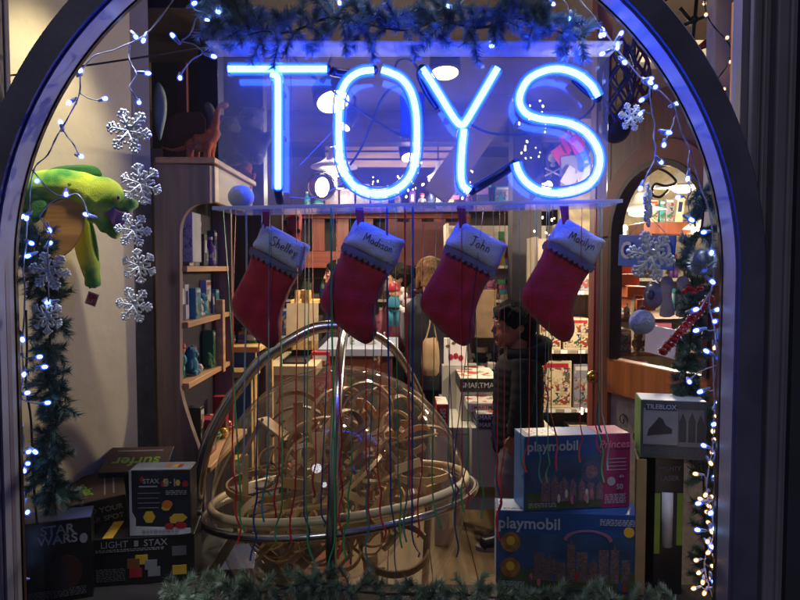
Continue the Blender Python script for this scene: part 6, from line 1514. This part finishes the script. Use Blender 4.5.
# ---------------------------------------------------------------- people
m_skin = mat('skin', '#85553c', .65, var=.14, scale=30, bump=.05, sub=.1); m_skin2 = mat('fair skin', '#b98a70', .55, var=.06, sub=.1)
def person(label, loc, yaw, H, hairmat, topmat, legmat, shoemat, skin, hs=1.0, hair='short', quilt=False, hood=False, armf=(.25, .25), sleevemat=None, walk=0.0, headyaw=0.0):
    """faces local -X; yaw turns it"""
    k = H / 1.31
    t = thing('person', label, 'person', loc, (0, 0, yaw))
    S = lambda x, y, z: V((x, y, z)) * k
    hc = S(-.025, 0, 1.195); hr = .098 * k * hs
    Rh = Matrix.Rotation(headyaw, 3, 'Z')
    def hd(x, y, z): return hc + Rh @ (V((x, y, z)) * hr)
    b = MB()
    b.ell(hc + Rh @ (V((.05, 0, .12)) * hr), (1.02 * hr, .82 * hr, .98 * hr), 22, 16)
    b.ell(hd(-.32, 0, -.42), (.62 * hr, .62 * hr, .68 * hr), 18, 12)
    b.ell(hd(-.72, 0, -.86), (.2 * hr, .26 * hr, .18 * hr), 10, 8)               # chin
    b.tube([hd(-.93, 0, .08), hd(-1.02, 0, -.14), hd(-1.08, 0, -.27), hd(-.94, 0, -.33)], [.08 * hr, .10 * hr, .12 * hr, .09 * hr], 10)  # nose
    b.ell(hd(-.95, 0, -.52), (.1 * hr, .24 * hr, .055 * hr), 10, 6); b.ell(hd(-.93, 0, -.64), (.1 * hr, .2 * hr, .06 * hr), 10, 6)     # lips
    b.ell(hd(-.86, 0, .2), (.14 * hr, .5 * hr, .09 * hr), 12, 6)                 # brow
    for s in (-1, 1): b.ell(hd(.12, s * .84, -.1), (.17 * hr, .07 * hr, .27 * hr), 10, 8)   # ears
    b.tube([hd(.15, 0, -.5), S(.0, 0, 1.08), S(.0, 0, 1.0)], [.5 * hr, .48 * hr, .6 * hr], 14)
    b.tube([S(0, 0, 1.03), S(0, 0, .95), S(0, 0, .8), S(0, 0, .66), S(0, 0, .6)], [.08 * k, .1 * k, .095 * k, .1 * k, .08 * k], 16)
    joints = []
    for s, af, lg in ((-1, armf[0], walk), (1, armf[1], -walk)):
        sh = S(0, s * .135, 1.0); el = sh + S(-.02 - .1 * af, s * .035, -.2); wr = el + S(-.2 * af, -s * .02, -.17 + .1 * af)
        b.tube([sh, (sh + el) / 2, el, (el + wr) / 2, wr], [.05 * k, .042 * k, .036 * k, .031 * k, .024 * k], 12)
        dd = (wr - el).normalized(); pl = wr + dd * .04 * k
        b.ell(pl, (.034 * k, .018 * k, .042 * k), 12, 8, dd.to_track_quat('Z', 'Y').to_matrix())
        for j, ln in enumerate((.048, .056, .053, .042)):
            o_ = pl + dd * .028 * k + S(-.026 + .0175 * j, 0, 0); m1 = o_ + dd * ln * .55 * k + S(-.004, 0, 0); b.tube([o_ - dd * .02 * k, m1, m1 + (dd * .45 + V((.35, -s * .15, 0))) * ln * k], [.0085 * k, .0082 * k, .0068 * k], 8)
        b.tube([wr + dd * .01 * k + S(-.02, 0, 0), pl + S(-.042, 0, .004), pl + dd * .03 * k + S(-.05, 0, 0)], [.011 * k, .010 * k, .008 * k], 8)
        hp = S(0, s * .065, .64); kn = S(-.03 - lg * .5, s * .07, .36); an = S(.0 - lg, s * .07, .075)
        b.tube([hp, (hp + kn) / 2, kn, (kn + an) * .5 + S(.012, 0, .03), an], [.085 * k, .072 * k, .054 * k, .05 * k, .036 * k], 14)
        b.tube([an + S(.02, 0, -.04), an + S(-.05, 0, -.05), an + S(-.13, 0, -.055)], [.034 * k, .036 * k, .026 * k], 10)
        joints.append((sh, el, wr, hp, kn, an))
    part('body', b, skin, t, local=True, remesh=.0065 * max(1, k), sm=2)
    for s in (-1, 1):
        e_ = part('eye', MB().ell(hd(-.83, s * .36, .02), .1 * hr, 10, 8), mat('eye white', '#b5b0a8', .3), t, local=True, smooth=True)
        part('iris', MB().ell(hd(-.905, s * .37, .02), (.04 * hr, .055 * hr, .055 * hr), 8, 6), m_black, e_, local=True)
        part('eyebrow', MB().tube([hd(-.93, s * .15, .28), hd(-.93, s * .35, .33), hd(-.82, s * .55, .28)], .035 * hr, 6), hairmat, t, local=True)
    # hair: cap of clumps
    h_ = MB(); RH = random.Random(int(H * 1000))
    h_.ell(hd(.14, 0, .28), (1.04 * hr, .93 * hr, .92 * hr), 22, 14); h_.ell(hd(.42, 0, -.1), (.75 * hr, .84 * hr, .75 * hr), 18, 12)
    for j in range(70):
        th = RH.uniform(-PI, PI); ph = RH.uniform(.15, 1.45); d = V((math.cos(th) * math.sin(ph), math.sin(th) * math.sin(ph) * .9, math.cos(ph)))
        if d.x < -.55 and d.z < .5: continue
        p = hd(.14, 0, .25) + Rh @ (d * 1.0 * hr); q_ = p + Rh @ (V((d.x * .4 - .25 * (hair == 'short'), d.y * .4, -.5)) * hr * .45)
        h_.tube([p - Rh @ (d * .06 * hr), (p + q_) / 2 + Rh @ (d * .08 * hr), q_], [.13 * hr, .11 * hr, .04 * hr], 6)
    if hair == 'short':
        for j in range(9):
            y = -.62 + .155 * j; h_.tube([hd(-.35, y, .92), hd(-.8, y, .72), hd(-.98 + abs(y) * .3, y * 1.02, .38)], [.16 * hr, .14 * hr, .05 * hr], 6)
    if hair in ('long', 'curly'):
        for j in range(34):
            th = RH.uniform(-1.9, 1.9); p = hd(.2 + .75 * math.cos(th), .85 * math.sin(th), .3); q_ = hd(.25 + .8 * math.cos(th), .92 * math.sin(th), -.9 - .3 * RH.random())
            mid = (p + q_) / 2 + V((RH.uniform(-.1, .1), RH.uniform(-.1, .1), 0)) * hr * (2 if hair == 'curly' else .6); h_.tube(smoothpath([p, mid, q_], 4), .15 * hr, 6)
    part('hair', h_, hairmat, t, local=True, remesh=.007 * max(1, k), sm=1)
    st_ = MB()
    for j in range(1500 if hair == 'short' else 900):
        th = RH.uniform(-PI, PI); ph = RH.uniform(.05, 1.6); d = V((math.cos(th) * math.sin(ph), math.sin(th) * math.sin(ph) * .9, math.cos(ph)))
        if d.x < -.6 and d.z < .35: continue
        p = hd(.14, 0, .27) + Rh @ (d * 1.02 * hr); fl_ = V((d.x * .3 - .5, d.y * .5 + RH.uniform(-.3, .3), -.7 - .4 * RH.random())) if hair == 'short' else V((d.x * .4, d.y * .5 + RH.uniform(-.2, .2), -1))
        fl_ = fl_ - d * fl_.dot(d) * .75; tp_ = p + Rh @ (fl_.normalized() * hr * RH.uniform(.3, .6)) + Rh @ (d * .03 * hr); sv = (tp_ - p).cross(Rh @ d).normalized() * .0016 * k
        st_.add([p - sv, p + sv, (p + tp_) / 2 + Rh @ (d * .07 * hr) + sv, (p + tp_) / 2 + Rh @ (d * .07 * hr) - sv, tp_], [(0, 1, 2, 3), (3, 2, 4)])
    part('hair_strands', st_, hairmat, t, local=True)
    # jacket
    j_ = MB(); prof_ = [(.50, .125, .145), (.56, .138, .16), (.64, .135, .155), (.75, .13, .15), (.87, .132, .158), (.96, .125, .165), (1.01, .1, .145), (1.045, .07, .1), (1.07, .062, .075)]
    rows = []; nseg = 28; z = .50
    zs_ = [.50 + .01 * i for i in range(58)]
    for z in zs_:
        for (za, ax, ay), (zb2, bx, by) in zip(prof_, prof_[1:]):
            if za <= z <= zb2 + 1e-6: f = (z - za) / (zb2 - za); rx, ry = ax + (bx - ax) * f, ay + (by - ay) * f; break
        rp_ = 1 + (.035 * abs(math.sin((z - .5) / .045 * PI)) if quilt else .012 * math.sin(z * 40))
        rows.append((z, rx * rp_, ry * rp_))
    vs = [S(rx * math.cos(2 * PI * i / nseg) * (1 + .015 * math.sin(5 * i)) + .005, ry * math.sin(2 * PI * i / nseg), z) for z, rx, ry in rows for i in range(nseg)]
    fs = [(r * nseg + i, r * nseg + (i + 1) % nseg, (r + 1) * nseg + (i + 1) % nseg, (r + 1) * nseg + i) for r in range(len(rows) - 1) for i in range(nseg)]
    j_.add(vs, fs + [tuple(range(nseg - 1, -1, -1)), tuple((len(rows) - 1) * nseg + i for i in range(nseg))]); part('jacket', j_, topmat, t, local=True, smooth=True)
    for s, (sh, el, wr, hp, kn, an) in zip((-1, 1), joints):
        pth = smoothpath([sh + S(0, -s * .02, .012), (sh + el) / 2, el, (el + wr) / 2, wr + (wr - el) * .04], 8); n = len(pth)
        rr = [(.068 - .022 * i / n) * k * (1 + (.07 * abs(math.sin(i * .75)) if quilt else .02 * math.sin(i * 1.3))) for i in range(n)]
        part('sleeve', MB().tube(pth, rr, 16), sleevemat or topmat, t, local=True, smooth=True)
        pth = smoothpath([hp + S(0, 0, .03), (hp + kn) / 2, kn, (kn + an) / 2, an + S(0, 0, -.03)], 6); n = len(pth)
        rr = [(.1 - .042 * i / n) * k * (1 + .03 * math.sin(i * 2.1)) for i in range(n)]
        part('trouser_leg', MB().tube(pth, rr, 16), legmat, t, local=True, smooth=True)
        sm_ = MB(); sm_.tube(smoothpath([an + S(.05, 0, -.035), an + S(-.02, 0, -.028), an + S(-.09, 0, -.04), an + S(-.16, 0, -.052)], 4), [.038 * k] * 4 + [.043 * k] * 4 + [.04 * k] * 4 + [.022 * k], 12)
        sh_ = part('shoe', sm_, shoemat, t, local=True, smooth=True)
        so = MB(); cx_ = an.x; so.prism(sp2([(cx_ + .085 * k, an.y - .03 * k), (cx_ - .1 * k, an.y - .042 * k), (cx_ - .175 * k, an.y - .02 * k), (cx_ - .175 * k, an.y + .02 * k), (cx_ - .1 * k, an.y + .042 * k), (cx_ + .085 * k, an.y + .03 * k)], 3), lambda u, v, w: V((u, v, w)), 0.001, .022 * k); part('sole', so, mat('pale sole', '#8a857c', .6), sh_, local=True)
    if hood:
        hb = MB(); hb.ell(S(.105, 0, 1.055), S(.075, .115, .09).to_tuple(), 18, 12); hb.tube(smoothpath([S(-.07, -.05, 1.04), S(.02, -.11, 1.05), S(.12, -.09, 1.08), S(.15, 0, 1.1), S(.12, .09, 1.08), S(.02, .11, 1.05), S(-.07, .05, 1.04)], 5), .033 * k, 10)
        part('hood', hb, topmat, t, local=True, remesh=.008, sm=3)
    return t
boyx = P(521, 0, 3.55).x
person('boy in profile in a dark hooded puffer jacket and grey trousers', (boyx, 3.55, 0), .12, 1.31, mat('black hair', '#0a080a', .9, var=.3, scale=60, spec=.08), mat('black puffer', '#121116', .85, spec=.12, bump=.1), mat('grey trousers', '#58535a', .85, bump=.2, bscale=120), m_black, m_skin, 1.12, 'short', True, True, (.1, .1), walk=.06)
wx = P(430, 0, 4.9).x
navy = mat('navy coat', '#10131f', .8, bump=.15, bscale=90)
pw = person('adult with light brown hair seen from behind in a dark coat with grey sleeve', (wx, 4.9, 0), PI + 1.0, 1.60, mat('light brown hair', '#6a4c34', .75, var=.4, scale=50, spec=.15), navy, navy, m_black, m_skin2, .85, 'long', False, False, (.3, .5), mat('grey sleeve', '#6f6d74', .85, bump=.2), 0.03)
# pale prints on the coat back and the tote bag
for x, y in ((403, 290), (405, 295), (401, 298), (400, 308), (403, 310)): part('coat_patch', MB().ell(P(x, y, 4.74), (.02, .008, .022), 10, 6), m_white, pw)
tb = P(431, 345, 4.66); t = thing('tote_bag', 'tan shoulder bag hanging at the side of the adult in dark coat', 'bag', tb)
mb = MB(); mb.puff(sp2([(423, 342), (430, 338), (438, 341), (439, 372), (430, 376), (422, 372)], 3), lambda u, v, w: P(u, v, 4.66 + w), .07, 5); part('bag_body', mb, mat('tan canvas', '#93795a', .85, bump=.2), t, smooth=True)
part('strap', MB().tube(smoothpath([P(425, 342, 4.66), P(430, 322, 4.68), P(427, 310, 4.72), P(433, 322, 4.68), P(437, 342, 4.66)], 4), .012, 6, flat=.3), mat('tan canvas', '#93795a', .85), t, smooth=True)
person('dark curly haired shopper in dark clothes between the first two stockings', (P(340, 0, 5.6).x, 5.6, 0), .3, 1.58, mat('dark curls', '#17120f', .8, var=.3, scale=50, spec=.15), mat('charcoal knit', '#35343b', .9, bump=.3), navy, m_black, m_skin2, .9, 'curly', False, False, (.5, .4))
person('dark haired shopper with maroon scarf behind the adult in the dark coat', (P(401, 0, 5.7).x, 5.7, 0), .2, 1.55, mat('dark curls', '#17120f', .8, var=.3, scale=50, spec=.15), mat('maroon knit', '#5a2630', .9, bump=.3), navy, m_black, m_skin2, .9, 'short', False, False, (.3, .4))
# blue doll with red cap
c = P(394, 326, 4.75); u = 4.75 / F
dl = thing('doll', 'turquoise doll with a red cap on the counter', 'doll', c)
mb = MB(); mb.tube([c + V((-.02, 0, 0)), c + V((-.018, 0, 16 * u))], [.018, .022], 10); mb.tube([c + V((.02, 0, 0)), c + V((.018, 0, 16 * u))], [.018, .022], 10); mb.ell(c + V((0, 0, 22 * u)), (.045, .035, .07), 14, 10)
part('body', mb, mat('turquoise felt', '#2a6f86', .7), dl, smooth=True); part('head', MB().ell(c + V((0, 0, 33 * u)), (.035, .033, .035), 12, 8), m_skin2, dl, smooth=True); part('cap', MB().lathe([(.04, 0), (.044, .01), (.034, .05), (.008, .07)], c + V((0, 0, 35 * u)), 14), GM['red'], dl, smooth=True)
part('belt', MB().lathe([(.044, 17 * u), (.046, 19 * u)], c, 14), m_black, dl)
